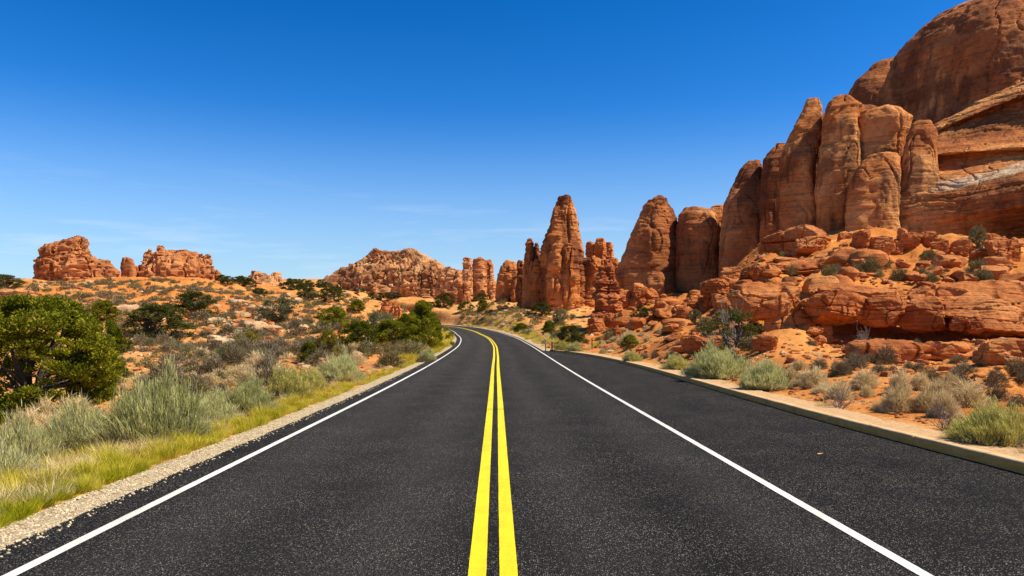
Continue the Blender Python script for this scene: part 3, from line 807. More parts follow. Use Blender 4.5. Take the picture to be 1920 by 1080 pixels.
fin([(181,1570,1588),(188,1556,1603),(203,1549,1619),(225,1545,1614),(261,1540,1614),(298,1534,1617),(327,1530,1611),(360,1529,1604),(450,1529,1596)], 104, 106, 'broad pillar with a domed pale top')
fin([(206,1622,1662),(211,1609,1686),(228,1606,1707),(268,1608,1703),(305,1606,1694),(345,1600,1692),(450,1590,1690)], 103, 107, ratio=0.9)
fin([(288,1640,1676),(297,1622,1690),(320,1605,1692),(345,1592,1692),(380,1585,1692),(465,1578,1692)], 98, 108, 'lower bulging block wedged between the pillars', ratio=0.8)
fin([(226,1718,1738),(232,1709,1748),(251,1702,1756),(280,1694,1759),(320,1685,1762),(370,1676,1770)], 99, 109, 'small rounded knob on the ledge', ratio=0.9)
fin([(110,1664,1706),(118,1640,1716),(131,1626,1724),(150,1604,1730),(168,1592,1734),(185,1584,1738),(260,1572,1740),(300,1565,1744)], 136, 110, 'dark shoulder of the upper dome', ratio=0.9, capf=0.15, lean=0.03, m=M_VARN_SHADE)
fin([(4,1838,1900),(12,1800,1960),(24,1772,2010),(46,1742,2060),(80,1712,2100),(108,1696,2140),(150,1686,2180),(200,1680,2220),(260,1676,2260),(330,1672,2280)], 130, 111,
    'huge dark dome with varnish streaks above the ledges', ratio=0.75, n=3.0, capf=0.12, yaw=0.12, joints=0.9, amp=0.5, lumps=0.03, lean=0.03, blk=0.05, m=M_VARN_SHADE)

def wall_sheet():
    """the stepped, sloping face under the dome; rows of (photo row, depth), columns by photo column"""
    # (row at column 1740, depth there, row at column 1920, depth there): lips stand out, undercuts step back
    rows = [(238,119,146,113),(243,114,166,108),(249,111.5,177,104.5),(252,113,183,106.5),(260,111.2,214,104.6),(270,108,246,102),(283,103.5,261,97.2),
            (291,101.2,276,94.6),(296,102.6,284,96.2),(304,102.2,289,95.8),(318,101,298,94.5),(345,97.2,304,92.6),(362,95.6,323,89.2),(385,94.6,352,86.6),
            (414,94.0,386,86.0),(438,93.8,422,88.6),(475,93,475,91)]
    R = np.array(rows, float); NR = len(R)
    NU, NV = 420, 380
    us = np.linspace(1668, 2300, NU); tv = np.linspace(0, NR - 1, NV)
    tu = np.clip((us - 1740) / 180.0, -0.4, 2.2)
    k_ = np.arange(NR)
    vv = interp(tv, k_, R[:, 0])[:, None] * (1 - tu) + interp(tv, k_, R[:, 2])[:, None] * tu
    yy = interp(tv, k_, R[:, 1])[:, None] * (1 - tu) + interp(tv, k_, R[:, 3])[:, None] * tu
    ker = np.hanning(9)[1:-1]; ker /= ker.sum()
    yy = np.apply_along_axis(lambda q: np.convolve(np.pad(q, 3, mode='edge'), ker, 'valid'), 0, yy)
    uu = np.repeat(us[None], NV, 0)
    # extra rows at the back close the mass behind the face
    P = np.stack([(uu - 960) / F * yy, yy, CAMH + (HZ - vv) / F * yy], -1)
    Nn = grid_normals(P, False); Nn *= -np.sign(Nn[..., 1].mean())
    P = rock_disp(P, Nn, 0.5, 1.0, 140, 1.0, 0.5)
    P[0] += 0
    back1 = P[0] + np.array((0, 14.0, 0)); back2 = P[-1] + np.array((0, 26.0, -2)); low = P[-1] + np.array((0, 0, -4))
    A = np.concatenate([back1[None], P, low[None], back2[None]])
    band = sstep(10.9, 11.1, tv)[:, None] * (1 - sstep(11.8, 12.1, tv))[:, None] * sstep(1735, 1770, us)[None]
    band = np.concatenate([np.zeros((1, NU)), band, np.zeros((2, NU))])
    me = mesh_from('ledged_wall', (A - cb).reshape(-1, 3), quads_grid(len(A), NU, False)[:, ::-1], M_WALL)
    a = me.attributes.new('pale_band', 'FLOAT', 'POINT'); a.data.foreach_set('value', np.ascontiguousarray(band.ravel(), np.float32))
    o = link('ledged_wall', me, cliff)
    o['label'] = 'layered sloping wall with a whitish band and a dark alcove at its foot'
wall_sheet()

# ------------------------------------------------------------------ free-standing towers in the middle
def tower(name, label, cat, pieces, Y, m=M_TOWER, seed=1, part='rock_pillar', **kw):
    """one formation; its first piece is the main body, the rest are pillars fused to it"""
    bx = np.mean([p[0][-1][1] + p[0][-1][2] for p in pieces]) / 2
    b = px(bx, max(p[0][-1][0] for p in pieces), Y)
    e = empty(name, b, label, cat)
    for i, (prof, dY) in enumerate(pieces):
        k = dict(kw)
        loft('main_body' if i == 0 else part, prof, Y + dY, m, seed=seed + i * 7, parent=e, origin=b, **k)
    return e
tower('rock_tower', 'tallest free-standing tapering sandstone tower with a blunt layered top', 'rock tower', [
    ([(365,1050,1067),(369,1046,1071),(382,1042,1076),(397,1036,1080),(416,1032,1085),(434,1027,1087),(450,1019,1091),(466,1014,1094),(482,1011,1095),(529,1011,1090),(590,1012,1085)], 0),
    ([(452,1042,1050),(458,1036,1056),(480,1029,1059),(515,1024,1060),(590,1024,1062)], -5),
    ([(508,1030,1092),(516,1012,1104),(535,1004,1110),(570,1000,1114),(600,996,1116)], 2),
    ([(478,1074,1088),(486,1066,1094),(510,1062,1098),(560,1060,1100),(598,1058,1100)], -3),
    ([(488,998,1012),(496,992,1018),(530,988,1024),(590,984,1026)], 0),
    ([(455,1060,1072),(466,1054,1082),(490,1053,1087),(540,1050,1088),(595,1050,1086)], -5.5),
    ([(446,991,996),(453,986,1000),(475,984,1007),(505,980,1014),(590,978,1016)], 3),
    ([(456,1003,1009),(466,1000,1012),(500,998,1014),(580,998,1016)], 6),
    ([(486,972,980),(492,969,983),(515,969,986),(585,969,990)], 8),
    ([(478,1094,1118),(487,1087,1126),(505,1085,1130),(522,1087,1128),(532,1091,1122),(545,1090,1122),(600,1086,1126)], -2),
    ([(455,1100,1112),(461,1098,1116),(485,1098,1118),(560,1098,1120)], 8),
    ([(446,1119,1132),(453,1116,1136),(475,1114,1138),(560,1112,1140)], 6),
    ([(454,1136,1147),(460,1134,1150),(490,1133,1152),(570,1132,1156)], 9),
    ([(484,1146,1158),(490,1142,1161),(540,1140,1163),(580,1138,1164)], 5),
], 165, seed=200, amp=0.6, s=1.1, yaw=-0.45, n=3.0, joints=1.3)
tower('rock_tower', 'broad dark cone-shaped sandstone tower beside the cliff', 'rock tower', [
    ([(372,1228,1244),(376,1212,1252),(385,1206,1258),(397,1201,1266),(412,1195,1273),(431,1187,1277),(450,1178,1279),(472,1170,1281),(497,1159,1284),(516,1153,1286),(570,1150,1288)], 0),
    ([(508,1222,1238),(520,1214,1252),(545,1204,1268),(575,1196,1275)], -7),
], 132, m=M_VARN_SHADE, seed=240, ratio=0.85, amp=0.5, n=2.6, joints=0.8, strata=0.8, yaw=-0.55, lean=0.0)
tower('rock_tower', 'short blunt sandstone tower left of the tallest tower', 'rock tower', [
    ([(487,950,966),(498,940,971),(516,933,975),(535,930,979),(567,928,981),(585,928,982)], 0),
    ([(515,962,974),(522,958,978),(545,957,980),(585,957,981)], -4),
], 195, seed=260, amp=0.6, s=1.1, yaw=-0.4, n=3.0, joints=1.3)
tower('rock_tower', 'cluster of upright rock columns behind the bend of the road', 'rock tower', [
    ([(484,890,906),(490,886,912),(515,885,913),(565,885,914)], 0),
    ([(481,871,881),(486,868,884),(515,867,886),(570,866,887)], -2),
    ([(489,908,921),(496,905,925),(520,905,926),(570,903,928)], 3),
    ([(519,918,926),(526,914,930),(570,913,931)], -3),
    ([(506,846,862),(511,838,868),(530,832,870),(570,828,872)], 10),
    ([(526,862,874),(532,858,880),(570,857,882)], -6),
], 240, m=M_FAR, seed=280, amp=0.65, s=1.2, yaw=-0.4, n=3.0, joints=1.4, blk=0.5)
tower('rock_hoodoo', 'knobbly dark hoodoo of stacked ragged layers above the roadside', 'rock hoodoo', [
    ([(480,1135,1143),(488,1130,1147),(504,1122,1153),(520,1118,1155),(532,1110,1158),(545,1114,1162),(556,1110,1164),(566,1118,1162),(578,1114,1168),(590,1110,1168),(604,1104,1166),(632,1098,1160)], 0),
    ([(552,1120,1150),(560,1112,1162),(572,1116,1162),(580,1122,1150)], -2),
    ([(590,1110,1128),(600,1102,1140),(615,1100,1142),(632,1102,1140)], -3),
], 88, m=M_REDBLOCK, seed=300, amp=0.75, s=0.6, strata=1.8, n=2.8, lumps=0.12, blk=1.0)

# ------------------------------------------------------------------ distant formations on the left
tower('rock_butte', 'big red butte with a split rounded summit on the far left ridge', 'butte', [
    ([(441,139,154),(447,130,161),(455,110,164),(462,90,166),(476,81,172),(485,76,184),(495,72,188),(535,68,190)], 0),
    ([(462,88,108),(470,82,118),(490,76,120),(535,72,122)], -4),
    ([(470,128,160),(482,122,172),(505,118,178),(535,116,182)], -5),
    ([(486,176,200),(492,170,209),(506,164,215),(535,158,218)], -3),
    ([(502,204,214),(508,199,223),(535,190,228)], -4),
], 262, m=M_FAR, seed=320, amp=1.0, s=1.3, n=2.9, joints=1.7, strata=1.2, lumps=0.10, yaw=0.3, blk=0.8)
tower('rock_pinnacle', 'small lone blocky rock between the two red buttes', 'rock pinnacle', [
    ([(483,233,247),(488,230,251),(500,229,254),(540,228,258)], 0),
    ([(498,252,258),(503,249,261),(540,248,264)], 2),
], 268, m=M_FAR, seed=340, amp=0.5, s=1.2, n=3.2)
tower('rock_butte', 'long jagged butte with several knobs right of the lone blocky rock', 'butte', [
    ([(459,320,340),(463,312,344),(470,305,355),(478,300,372),(490,292,385),(505,270,398),(520,262,412),(548,260,416)], 0),
    ([(470,276,284),(476,268,288),(486,264,292),(510,261,298),(548,260,300)], -3),
    ([(463,298,306),(470,292,312),(490,288,316),(545,286,318)], -4),
    ([(474,372,380),(480,371,384),(500,368,390),(548,366,394)], -2),
    ([(475,386,391),(480,384,395),(500,382,400),(548,380,408)], -1),
    ([(505,400,408),(512,394,412),(548,392,415)], -3),
    ([(500,330,352),(506,318,366),(525,314,374),(548,312,376)], -5),
], 275, m=M_FAR, seed=350, amp=1.0, s=1.3, n=3.0, joints=1.7, strata=1.4, lumps=0.10, yaw=0.3, blk=0.9)
tower('rock_outcrop', 'low pale outcrop with a round knob left of the central mesa', 'rock outcrop', [
    ([(514,474,500),(520,466,522),(530,458,534),(556,452,542)], 0),
    ([(506,472,479),(510,470,482),(525,468,486),(550,466,490)], -2),
    ([(508,511,522),(513,508,526),(526,506,530),(550,504,534)], -2),
    ([(513,485,499),(518,481,504),(550,478,508)], -3),
], 290, m=M_MESA, seed=370, amp=0.8, s=1.2, n=2.6, joints=1.3, blk=0.9)
tower('rock_mesa', 'wide peaked mesa with fluted columns in the middle distance', 'mesa', [
    ([(465,700,708),(470,693,722),(476,683,744),(483,672,768),(491,658,790),(502,640,812),(514,618,832),(527,594,846),(566,560,862)], 0),
    ([(468,700,709),(472,697,716),(500,690,724),(560,680,734)], -6),
    ([(512,757,775),(516,752,782),(535,750,784),(575,748,786)], -20),
    ([(508,786,806),(513,782,812),(535,780,814),(578,778,816)], -18),
    ([(510,732,748),(516,727,752),(540,724,754),(570,722,756)], -17),
    ([(516,812,826),(521,809,831),(540,808,834),(575,806,836)], -12),
    ([(506,832,852),(511,824,868),(530,818,876),(575,812,880)], -25),
], 325, m=M_MESA, seed=390, amp=1.1, s=1.2, n=2.3, ratio=0.5, strata=1.0, joints=2.2, capf=0.15, blk=1.1)
tower('rock_outcrop', 'small dark red craggy outcrop behind the roadside junipers', 'rock outcrop', [
    ([(566,722,734),(570,716,744),(580,712,750),(600,706,756)], 0),
    ([(565,718,724),(570,715,728),(600,710,732)], -1),
    ([(572,736,748),(578,733,752),(600,730,756)], -1.5),
], 150, m=M_REDBLOCK, seed=410, amp=0.6, s=0.7, n=2.6, joints=1.8, blk=1.0)

# ------------------------------------------------------------------ boulders and slabs
def boulder(u0, u1, v0, v1, label, Y=None, depth=1.0, m=M_BOULDER, name='boulder', cat='boulder', seed=None, rot=0.0, sub=6, n=3.4, chops=13, sink=0.12, tilt=0.0, strata=0.45, rough=0.14, group=None, blk=1.0):
    uc = (u0 + u1) / 2
    if Y is None: x, Y, gz_ = at(uc, v1)
    w = (u1 - u0) / F * Y; h = (v1 - v0) / F * Y
    x = (uc - 960) / F * Y; zb = V(Y, v1)
    seed = seed or int(u0 * 7 + v0)
    dep = w * depth
    me = boulder_mesh(name, (w * 1.04, dep, h * (1 + sink)), seed, m, sub, n, chops, rough, strata, None, blk)
    o = link(name, me, None, (x, Y + dep * 0.35, zb - h * sink), rot)
    o.rotation_euler = (0, tilt, rot)
    return tag(o, label, cat, group)
# the long overhanging ledge
LG = dict(name='sandstone_slab', cat='rock slab', blk=0.4)
boulder(1384,1506,528,600,'big square-fronted slab at the left end of the overhanging ledge', Y=41.2, depth=0.85, n=3.6, chops=12, sub=6, sink=0.0, **LG)
boulder(1516,1650,545,607,'long smooth slab jutting over a dark hollow next to the square-fronted slab', Y=39.6, depth=1.0, n=3.0, chops=12, sub=6, sink=0.0, tilt=0.10, **LG)
boulder(1628,1722,553,605,'rounded slab in the middle of the overhanging ledge', Y=40.0, depth=1.2, n=2.8, **LG)
boulder(1690,1802,556,614,'wide cracked slab of the ledge left of the two small knobs', Y=39.8, depth=1.05, n=3.0, tilt=0.10, **LG)
boulder(1787,1818,594,618,'left one of two small round knobs under the ledge', Y=38.2, name='boulder', cat='boulder')
boulder(1815,1846,594,623,'right one of two small round knobs under the ledge', Y=38.0, name='boulder', cat='boulder')
boulder(1798,1985,566,627,'thick slab at the right end of the overhanging ledge', Y=38.6, depth=0.95, n=3.0, tilt=0.06, **LG)
boulder(1920,2120,560,630,'slab of the ledge cut by the right picture edge', Y=38.2, depth=0.95, n=3.0, **LG)
boulder(1540,1760,524,585,'broad sloping bedrock bench above the overhanging ledge', Y=43.2, depth=0.75, n=3.2, chops=12, sub=6, strata=0.8, **LG)
boulder(1720,1990,528,590,'broad bedrock bench above the right part of the ledge', Y=42.6, depth=0.65, n=3.2, chops=12, sub=6, strata=0.8, **LG)
boulder(1440,1560,576,652,'low sloping apron of rock below the square-fronted slab', Y=41, depth=0.6, n=2.2, chops=10, **LG)
for u0, u1, v0, v1, Y_, lb in [(2090,2300,556,632,38.4,'slab carrying the ledge on beyond the right picture edge'),(2270,2480,545,628,37.8,'last slab of the ledge beyond the right picture edge'),
        (1990,2220,520,585,42.8,'bedrock bench above the ledge beyond the right picture edge'),(2180,2460,512,580,42.2,'second bedrock bench beyond the right picture edge')]:
    boulder(u0, u1, v0, v1, lb, Y=Y_, depth=0.9, n=3.0, chops=12, sink=0.0, **LG)
# lower shelf
boulder(1600,1832,642,676,'low cracked shelf of rock among grey bushes on the right', Y=None, depth=0.35, n=3.4, chops=4, strata=1.0, **LG)
boulder(1850,1965,636,690,'angular slab at the right edge below the ledge', depth=0.7, n=3.2, **LG)
# single boulders
boulder(1516,1558,628,646,'lower stone of the small balanced pair below the ledge', depth=1.0)
boulder(1515,1546,612,631,'upper stone of the small balanced pair below the ledge', Y=at(1537, 646)[1] + 0.2)
boulder(1283,1378,630,662,'long flat-topped boulder beside the pale sagebrush', depth=0.7, n=3.2)
boulder(1414,1464,627,660,'pointed boulder at the foot of the dead-branched bush', n=2.4)
boulder(1445,1578,423,474,'massive flat-topped boulder cluster high under the cliff', Y=72, depth=0.8, n=2.6, strata=1.0)
boulder(1495,1556,440,476,'rounded stone leaning on the massive flat-topped boulder', Y=68)
boulder(1436,1660,484,524,'layered ledge below the massive flat-topped boulder', Y=62, depth=0.4, n=3.0, strata=1.2, name='sandstone_slab', cat='rock slab')
boulder(1400,1520,474,510,'dark undercut block left below the massive flat-topped boulder', Y=70, depth=0.6, n=3.0)
HB = [(1574,1612,434,474),(1602,1640,430,468),(1632,1690,442,478),(1560,1598,452,480),(1660,1700,446,476),
      (1684,1726,428,470),(1692,1740,440,484),(1720,1768,430,466),(1748,1780,446,480),(1712,1742,462,490),
      (1788,1822,446,478),(1800,1828,444,470),(1846,1890,436,470),(1860,1925,448,492),(1828,1870,462,490),(1890,1950,446,480)]
hb_lab = ['blocky boulder right next to the massive flat-topped one','tall cracked boulder in the row under the cliff','wide pale-topped boulder in the row under the cliff',
  'small wedge boulder at the foot of the tall cracked one','round boulder right of the wide pale-topped one','stacked boulder with a flat cap under the cliff foot',
  'bulky round boulder in front of the flat-capped stack','sloping boulder leaning against the flat-capped stack','upright boulder left of the small cliff-foot tree','low stone below the bulky round boulder',
  'squat boulder just left of the small cliff-foot tree','small stone touching the small cliff-foot tree','domed boulder in front of the dark alcove','big low boulder below the dark alcove',
  'flat stone just right of the small cliff-foot tree','boulder at the right edge in front of the dark alcove']
for i, (b_, lb) in enumerate(zip(HB, hb_lab)):
    boulder(*b_, lb, Y=None if i % 3 else 74, depth=0.9, sub=5)
ML = [(1290,1330,545,590,'dark angular block at the left end of the slope rubble'),(1318,1372,520,572,'tall dark slab leaning in the slope rubble'),
      (1352,1402,500,548,'layered block on top of the slope rubble'),(1340,1378,552,588,'tan block low in the slope rubble'),
      (1390,1446,496,530,'flat ledge block right on top of the slope rubble'),(1300,1350,498,530,'pale rough block on the crest of the slope rubble'),
      (1362,1398,570,600,'round-shouldered block below the leaning slab'),(1270,1302,574,604,'small block beside the foot of the cone-shaped tower')]
for u0, u1, v0, v1, lb in ML: boulder(u0, u1, v0, v1, lb, depth=0.8, n=3.2)
CT = [(1158,1190,542,574,'rounded boulder left at the foot of the cone-shaped tower'),(1186,1216,530,562,'cracked upright boulder at the foot of the cone-shaped tower'),
      (1206,1236,542,568,'rounded boulder right at the foot of the cone-shaped tower'),(1178,1218,554,580,'pointed slab between the boulders below the cone-shaped tower'),
      (1232,1268,566,584,'flat stone downhill of the cone-shaped tower')]
for u0, u1, v0, v1, lb in CT: boulder(u0, u1, v0, v1, lb, Y=108, n=2.5)
boulder(1104,1138,598,634,'orange block at the foot of the knobbly hoodoo', Y=80)
boulder(1134,1162,588,612,'block wedged right against the knobbly hoodoo', Y=82)
boulder(1150,1180,612,638,'orange boulder by the roadside bushes near the hoodoo')
boulder(1128,1160,644,660,'low orange boulder near the two marker posts', depth=0.8)
boulder(590,622,672,690,'flat pale slab by the fence post left of the road', m=M_PALE, depth=0.6)
boulder(505,560,690,712,'long pale slab half hidden by sagebrush left of the road', m=M_PALE, depth=0.4)
boulder(-30,46,542,566,'overhanging tan ledge at the far left hillside', depth=0.5, m=M_FAR, n=3.2, strata=1.2, name='sandstone_slab', cat='rock slab')
boulder(24,78,548,572,'tan ledge just right of the far left overhang', depth=0.5, m=M_FAR, n=3.2, strata=1.2, name='sandstone_slab', cat='rock slab')
boulder(60,96,556,572,'low tan stone at the right end of the far left ledges', depth=0.6, m=M_FAR, n=3.0)

# loose stones: shared meshes, copied
stone_meshes = [boulder_mesh('loose_stone', (1.0, 0.9, 0.62), 900 + k, M_BOULDER, 3, 2.9, 8, 0.12, 0.3, 0.3) for k in range(6)]
pale_meshes = [boulder_mesh('pale_stone', (1.0, 0.8, 0.55), 920 + k, M_PALE, 3, 3.2, 9, 0.12, 0.3, 0.3) for k in range(5)]
def stones(n, boxes, meshes, smin, smax, label, group, name, seed, ymin=3.0):
    r = np.random.default_rng(seed); c = 0
    wts = np.array([(b[1]-b[0])*(b[3]-b[2]) for b in boxes], float); wts /= wts.sum()
    while c < n:
        b = boxes[r.choice(len(boxes), p=wts)]
        u, v = r.uniform(b[0], b[1]), r.uniform(b[2], b[3])
        x, y, z = at(u, v, ymin)
        if y > 900 or left_edge(min(y, 244)) - 1.2 < x < right_edge(min(y, 244)) + 1.0: c += 0.02; continue
        s_ = smin * (smax / smin) ** (r.random() ** 1.8) * float(np.clip(y / 45, 0.5, 2.0))
        o = link(name, meshes[r.integers(len(meshes))], None, (x, y, z - 0.12 * s_), r.uniform(0, 6.28), (s_ * r.uniform(.8, 1.4), s_, s_ * r.uniform(.6, 1.1)))
        tag(o, label, 'stone', group); c += 1
stones(190, [(1180,1330,560,660),(1240,1460,480,600),(1440,1900,470,560)], stone_meshes, 0.4, 2.0, 'orange loose stone lying on the rubble slope below the cliff', 'loose stones below the cliff', 'loose_stone', 11)
stones(40, [(1930,2450,440,560),(1930,2450,640,740)], stone_meshes, 0.4, 1.6, 'loose stone on the slope beyond the right picture edge', 'stones beyond the right picture edge', 'loose_stone', 15)
stones(100, [(1180,1920,640,740),(1500,1920,610,650)], stone_meshes, 0.2, 0.9, 'small orange stone on the bare soil beside the pullout', 'small stones beside the pullout', 'loose_stone', 12)
stones(130, [(395,490,590,660),(470,640,560,620),(205,260,570,600),(430,760,535,575)], pale_meshes, 0.4, 1.3, 'pale broken stone among scrub on the left hillside', 'pale stones on the left hillside', 'pale_stone', 13)
stones(50, [(560,640,668,690),(380,480,610,650)], pale_meshes, 0.3, 0.7, 'pale stone in the wash left of the road', 'pale stones in the wash', 'pale_stone', 14)

def rubble():
    """countless pebbles over both slopes"""
    r = np.random.default_rng(21)
    D, T = ico(1)
    Vs, Ts, k = [], [], 0
    n = 11000
    us = r.uniform(-60, 2500, n * 3); ys = np.exp(r.uniform(math.log(14), math.log(190), n * 3))
    xs = (us - 960) / F * ys
    yr = np.minimum(ys, 244)
    ok = (xs < left_edge(yr) - 1.0) | (xs > right_edge(yr) + 1.2)
    dens = 0.5 + 0.9 * noise3(xs / 9, ys / 9, 0.0, 66)
    ok &= r.random(n * 3) < dens
    xs, ys = xs[ok][:n], ys[ok][:n]; zs = ground(xs, ys)
    m_ = len(xs)
    sz = r.uniform(0.05, 0.17, m_) * np.clip(ys / 38, 0.4, 3.0) * r.uniform(0.5, 1.7, m_)
    P = D[None] * (1 + 0.25 * r.normal(size=(m_, len(D), 1)))
    P = P * (sz[:, None, None] * np.stack([r.uniform(.7, 1.3, m_), r.uniform(.7, 1.3, m_), r.uniform(.4, .8, m_)], -1)[:, None, :])
    P = P + np.stack([xs, ys, zs], -1)[:, None, :]
    F_ = T[None] + (np.arange(m_) * len(D))[:, None, None]
    me = mesh_from('rubble', P.reshape(-1, 3), F_.reshape(-1, 3), [M_BOULDER, M_PALE], False, np.repeat((r.random(m_) < np.where(xs < 0, 0.55, 0.15)).astype(int), len(T)))
    tag(link('rubble', me), 'scattered pebbles and rock crumbs on the desert slopes', 'rubble', kind='stuff')
    # gravel chips on the shoulder
    n = 16000
    ys = np.exp(r.uniform(math.log(4.2), math.log(40), n)); le_ = left_edge(ys)
    xs = le_ - r.uniform(-0.16, 0.72, n) ** 1.0
    edge = (xs > le_) & (r.random(n) < 0.82)
    xs, ys = xs[~edge], ys[~edge]; m_ = len(xs)
    zs = np.where(xs > left_edge(ys) - 0.02, road_z(ys) + 0.003, road_z(ys) - 0.02 - 0.10 * sstep(0.45, 0.8, left_edge(ys) - xs))
    sz = r.uniform(0.006, 0.018, m_)
    P = D[None] * (1 + 0.2 * r.normal(size=(m_, len(D), 1))) * (sz[:, None, None] * np.array((1, 1, .7)))
    P = P + np.stack([xs, ys, zs], -1)[:, None, :]
    F_ = T[None] + (np.arange(m_) * len(D))[:, None, None]
    me = mesh_from('gravel', P.reshape(-1, 3), F_.reshape(-1, 3), M_STONE, False)
    tag(link('gravel', me), 'loose pale chips on the left road shoulder', 'gravel', kind='stuff')
rubble()

# ------------------------------------------------------------------ plants: mesh builders
def blades(P, D, L, Wd, bend, r):
    """n leaf blades as three triangles each; P base, D unit direction"""
    n = len(P)
    side = np.cross(D, r.normal(size=(n, 3))); side /= np.maximum(np.linalg.norm(side, axis=1)[:, None], 1e-6)
    nb = np.cross(side, D)
    L = np.broadcast_to(L, n)[:, None]; Wd = np.broadcast_to(Wd, n)[:, None]; bend = np.broadcast_to(bend, n)[:, None]
    a = P - side * Wd * 0.35; b = P + side * Wd * 0.35
    mid = P + D * L * 0.5 + nb * bend * L * 0.12
    c = mid - side * Wd * 0.5; d = mid + side * Wd * 0.5
    t = P + D * L + nb * bend * L * 0.4
    Vv = np.stack([a, b, c, d, t], 1).reshape(-1, 3)
    k = (np.arange(n) * 5)[:, None]
    T = np.concatenate([k + np.array([[0, 1, 3]]), k + np.array([[0, 3, 2]]), k + np.array([[2, 3, 4]])], 1).reshape(-1, 3)
    return Vv, T
def tubes(segs, sides=5):
    """segs: list of (points (k,3), radii (k,)) -> verts, tris"""
    Vs, Ts, off = [], [], 0
    for pts, rad in segs:
        pts = np.asarray(pts, float); k = len(pts)
        d = np.gradient(pts, axis=0); d /= np.maximum(np.linalg.norm(d, axis=1)[:, None], 1e-9)
        ref = np.array((0.3, 0.9, 0.2)); s1 = np.cross(d, ref); s1 /= np.maximum(np.linalg.norm(s1, axis=1)[:, None], 1e-9); s2 = np.cross(d, s1)
        th = np.linspace(0, 2 * math.pi, sides, endpoint=False)
        ring = pts[:, None] + np.asarray(rad)[:, None, None] * (np.cos(th)[None, :, None] * s1[:, None] + np.sin(th)[None, :, None] * s2[:, None])
        Vs.append(ring.reshape(-1, 3))
        q = quads_grid(k, sides, True) + off
        Ts.append(np.concatenate([q[:, [0, 1, 2]], q[:, [0, 2, 3]]])); off += k * sides
    return np.concatenate(Vs), np.concatenate(Ts)
def join(parts):
    Vs, Ts, Ms, off = [], [], [], 0
    for (v, t), mi in parts:
        Vs.append(v); Ts.append(t + off); Ms.append(np.full(len(t), mi)); off += len(v)
    return np.concatenate(Vs), np.concatenate(Ts), np.concatenate(Ms)
def unit(d): return d / np.maximum(np.linalg.norm(d, axis=-1, keepdims=True), 1e-9)
def dome_dirs(n, r, zmin=0.05):
    z = r.uniform(zmin, 1, n); a = r.uniform(0, 2 * math.pi, n); s_ = np.sqrt(1 - z * z)
    return np.stack([s_ * np.cos(a), s_ * np.sin(a), z], -1)

def unit_box(wood, fol):
    """scale a plant so that its foliage fills a box one wide and one high"""
    n_ = len(fol.vertices); v = np.empty(n_ * 3, np.float32); fol.vertices.foreach_get('co', v); v = v.reshape(-1, 3)
    lo, hi = np.percentile(v, 0.7, axis=0), np.percentile(v, 99.3, axis=0)
    w = max(hi[0] - lo[0], hi[1] - lo[1]); k = np.array((1 / w, 1 / w, 1 / hi[2]), np.float32); c = np.array(((lo[0] + hi[0]) / 2, (lo[1] + hi[1]) / 2, 0), np.float32)
    for me in (wood, fol):
        if me is None: continue
        q = np.empty(len(me.vertices) * 3, np.float32); me.vertices.foreach_get('co', q)
        q = (q.reshape(-1, 3) - c) * k
        me.vertices.foreach_set('co', np.ascontiguousarray(q.ravel(), np.float32)); me.update()
def sage_meshes(seed, m, nst=150, nleaf=9000, leaf=(0.06, 0.13), wid=0.0048, woody=0.9):
    """unit shrub (1 wide, 1 tall): pale leafy shoots above, grey wood below; returns foliage mesh, wood mesh"""
    r = np.random.default_rng(seed)
    d = dome_dirs(nst, r, 0.10)
    reach = 0.5 * (0.72 + 0.3 * r.random(nst)); hgt = 0.96 * (0.70 + 0.32 * r.random(nst))
    lob = 0.82 + 0.28 * fbm(d[:, 0] * 1.6 + seed, d[:, 1] * 1.6, d[:, 2] * 1.6, 2, seed)
    tip = d * np.stack([reach, reach, hgt], -1) * lob[:, None]
    tip[:, 2] = np.maximum(tip[:, 2], 0.06)
    base = np.stack([r.normal(0, 0.05, nst), r.normal(0, 0.05, nst), np.zeros(nst)], -1)
    ctrl = base * 0.3 + tip * np.array((0.72, 0.72, 0.34))
    def q(t):
        t = t[:, None]
        return None
    segs = []
    tt = np.linspace(0, 1, 7)
    for i in range(nst):
        p = ((1-tt)**2)[:, None]*base[i] + (2*tt*(1-tt))[:, None]*ctrl[i] + (tt**2)[:, None]*tip[i]
        p[1:-1] += r.normal(0, 0.010, (5, 3))
        segs.append((p, np.linspace(0.0085, 0.0022, 7)))
    for i in range(int(nst * woody)):      # dead twigs at the skirt
        a = r.uniform(0, 6.28); L = r.uniform(0.25, 0.52); z0 = r.uniform(0.0, 0.16)
        e = np.array((math.cos(a) * L, math.sin(a) * L, z0 + r.uniform(-0.02, 0.16)))
        p = np.linspace(0, 1, 6)[:, None] * e + np.array((0, 0, z0 * 0.5)); p[1:] += r.normal(0, 0.018, (5, 3)); p[:, 2] = np.maximum(p[:, 2], 0.01)
        segs.append((p, np.linspace(0.006, 0.0018, 6)))
    wood = tubes(segs, 4)
    i = r.integers(0, nst, nleaf); t = 1 - 0.52 * r.random(nleaf) ** 1.25
    P = ((1-t)**2)[:, None]*base[i] + (2*t*(1-t))[:, None]*ctrl[i] + (t**2)[:, None]*tip[i]
    P = P + r.normal(0, 0.026, P.shape)
    tang = unit(2*(1-t)[:, None]*(ctrl[i]-base[i]) + 2*t[:, None]*(tip[i]-ctrl[i]))
    Dv = unit(tang * 0.9 + np.array((0, 0, 1.0)) + r.normal(0, 0.24, P.shape))
    fol = blades(P, Dv, r.uniform(leaf[0], leaf[1], nleaf), wid * r.uniform(0.7, 1.4, nleaf), r.uniform(-1, 1, nleaf), r)
    a, b = mesh_from('shrub_foliage', *fol, m, False), mesh_from('shrub_stems', *wood, M_TWIG, False)
    unit_box(b, a)
    return a, b
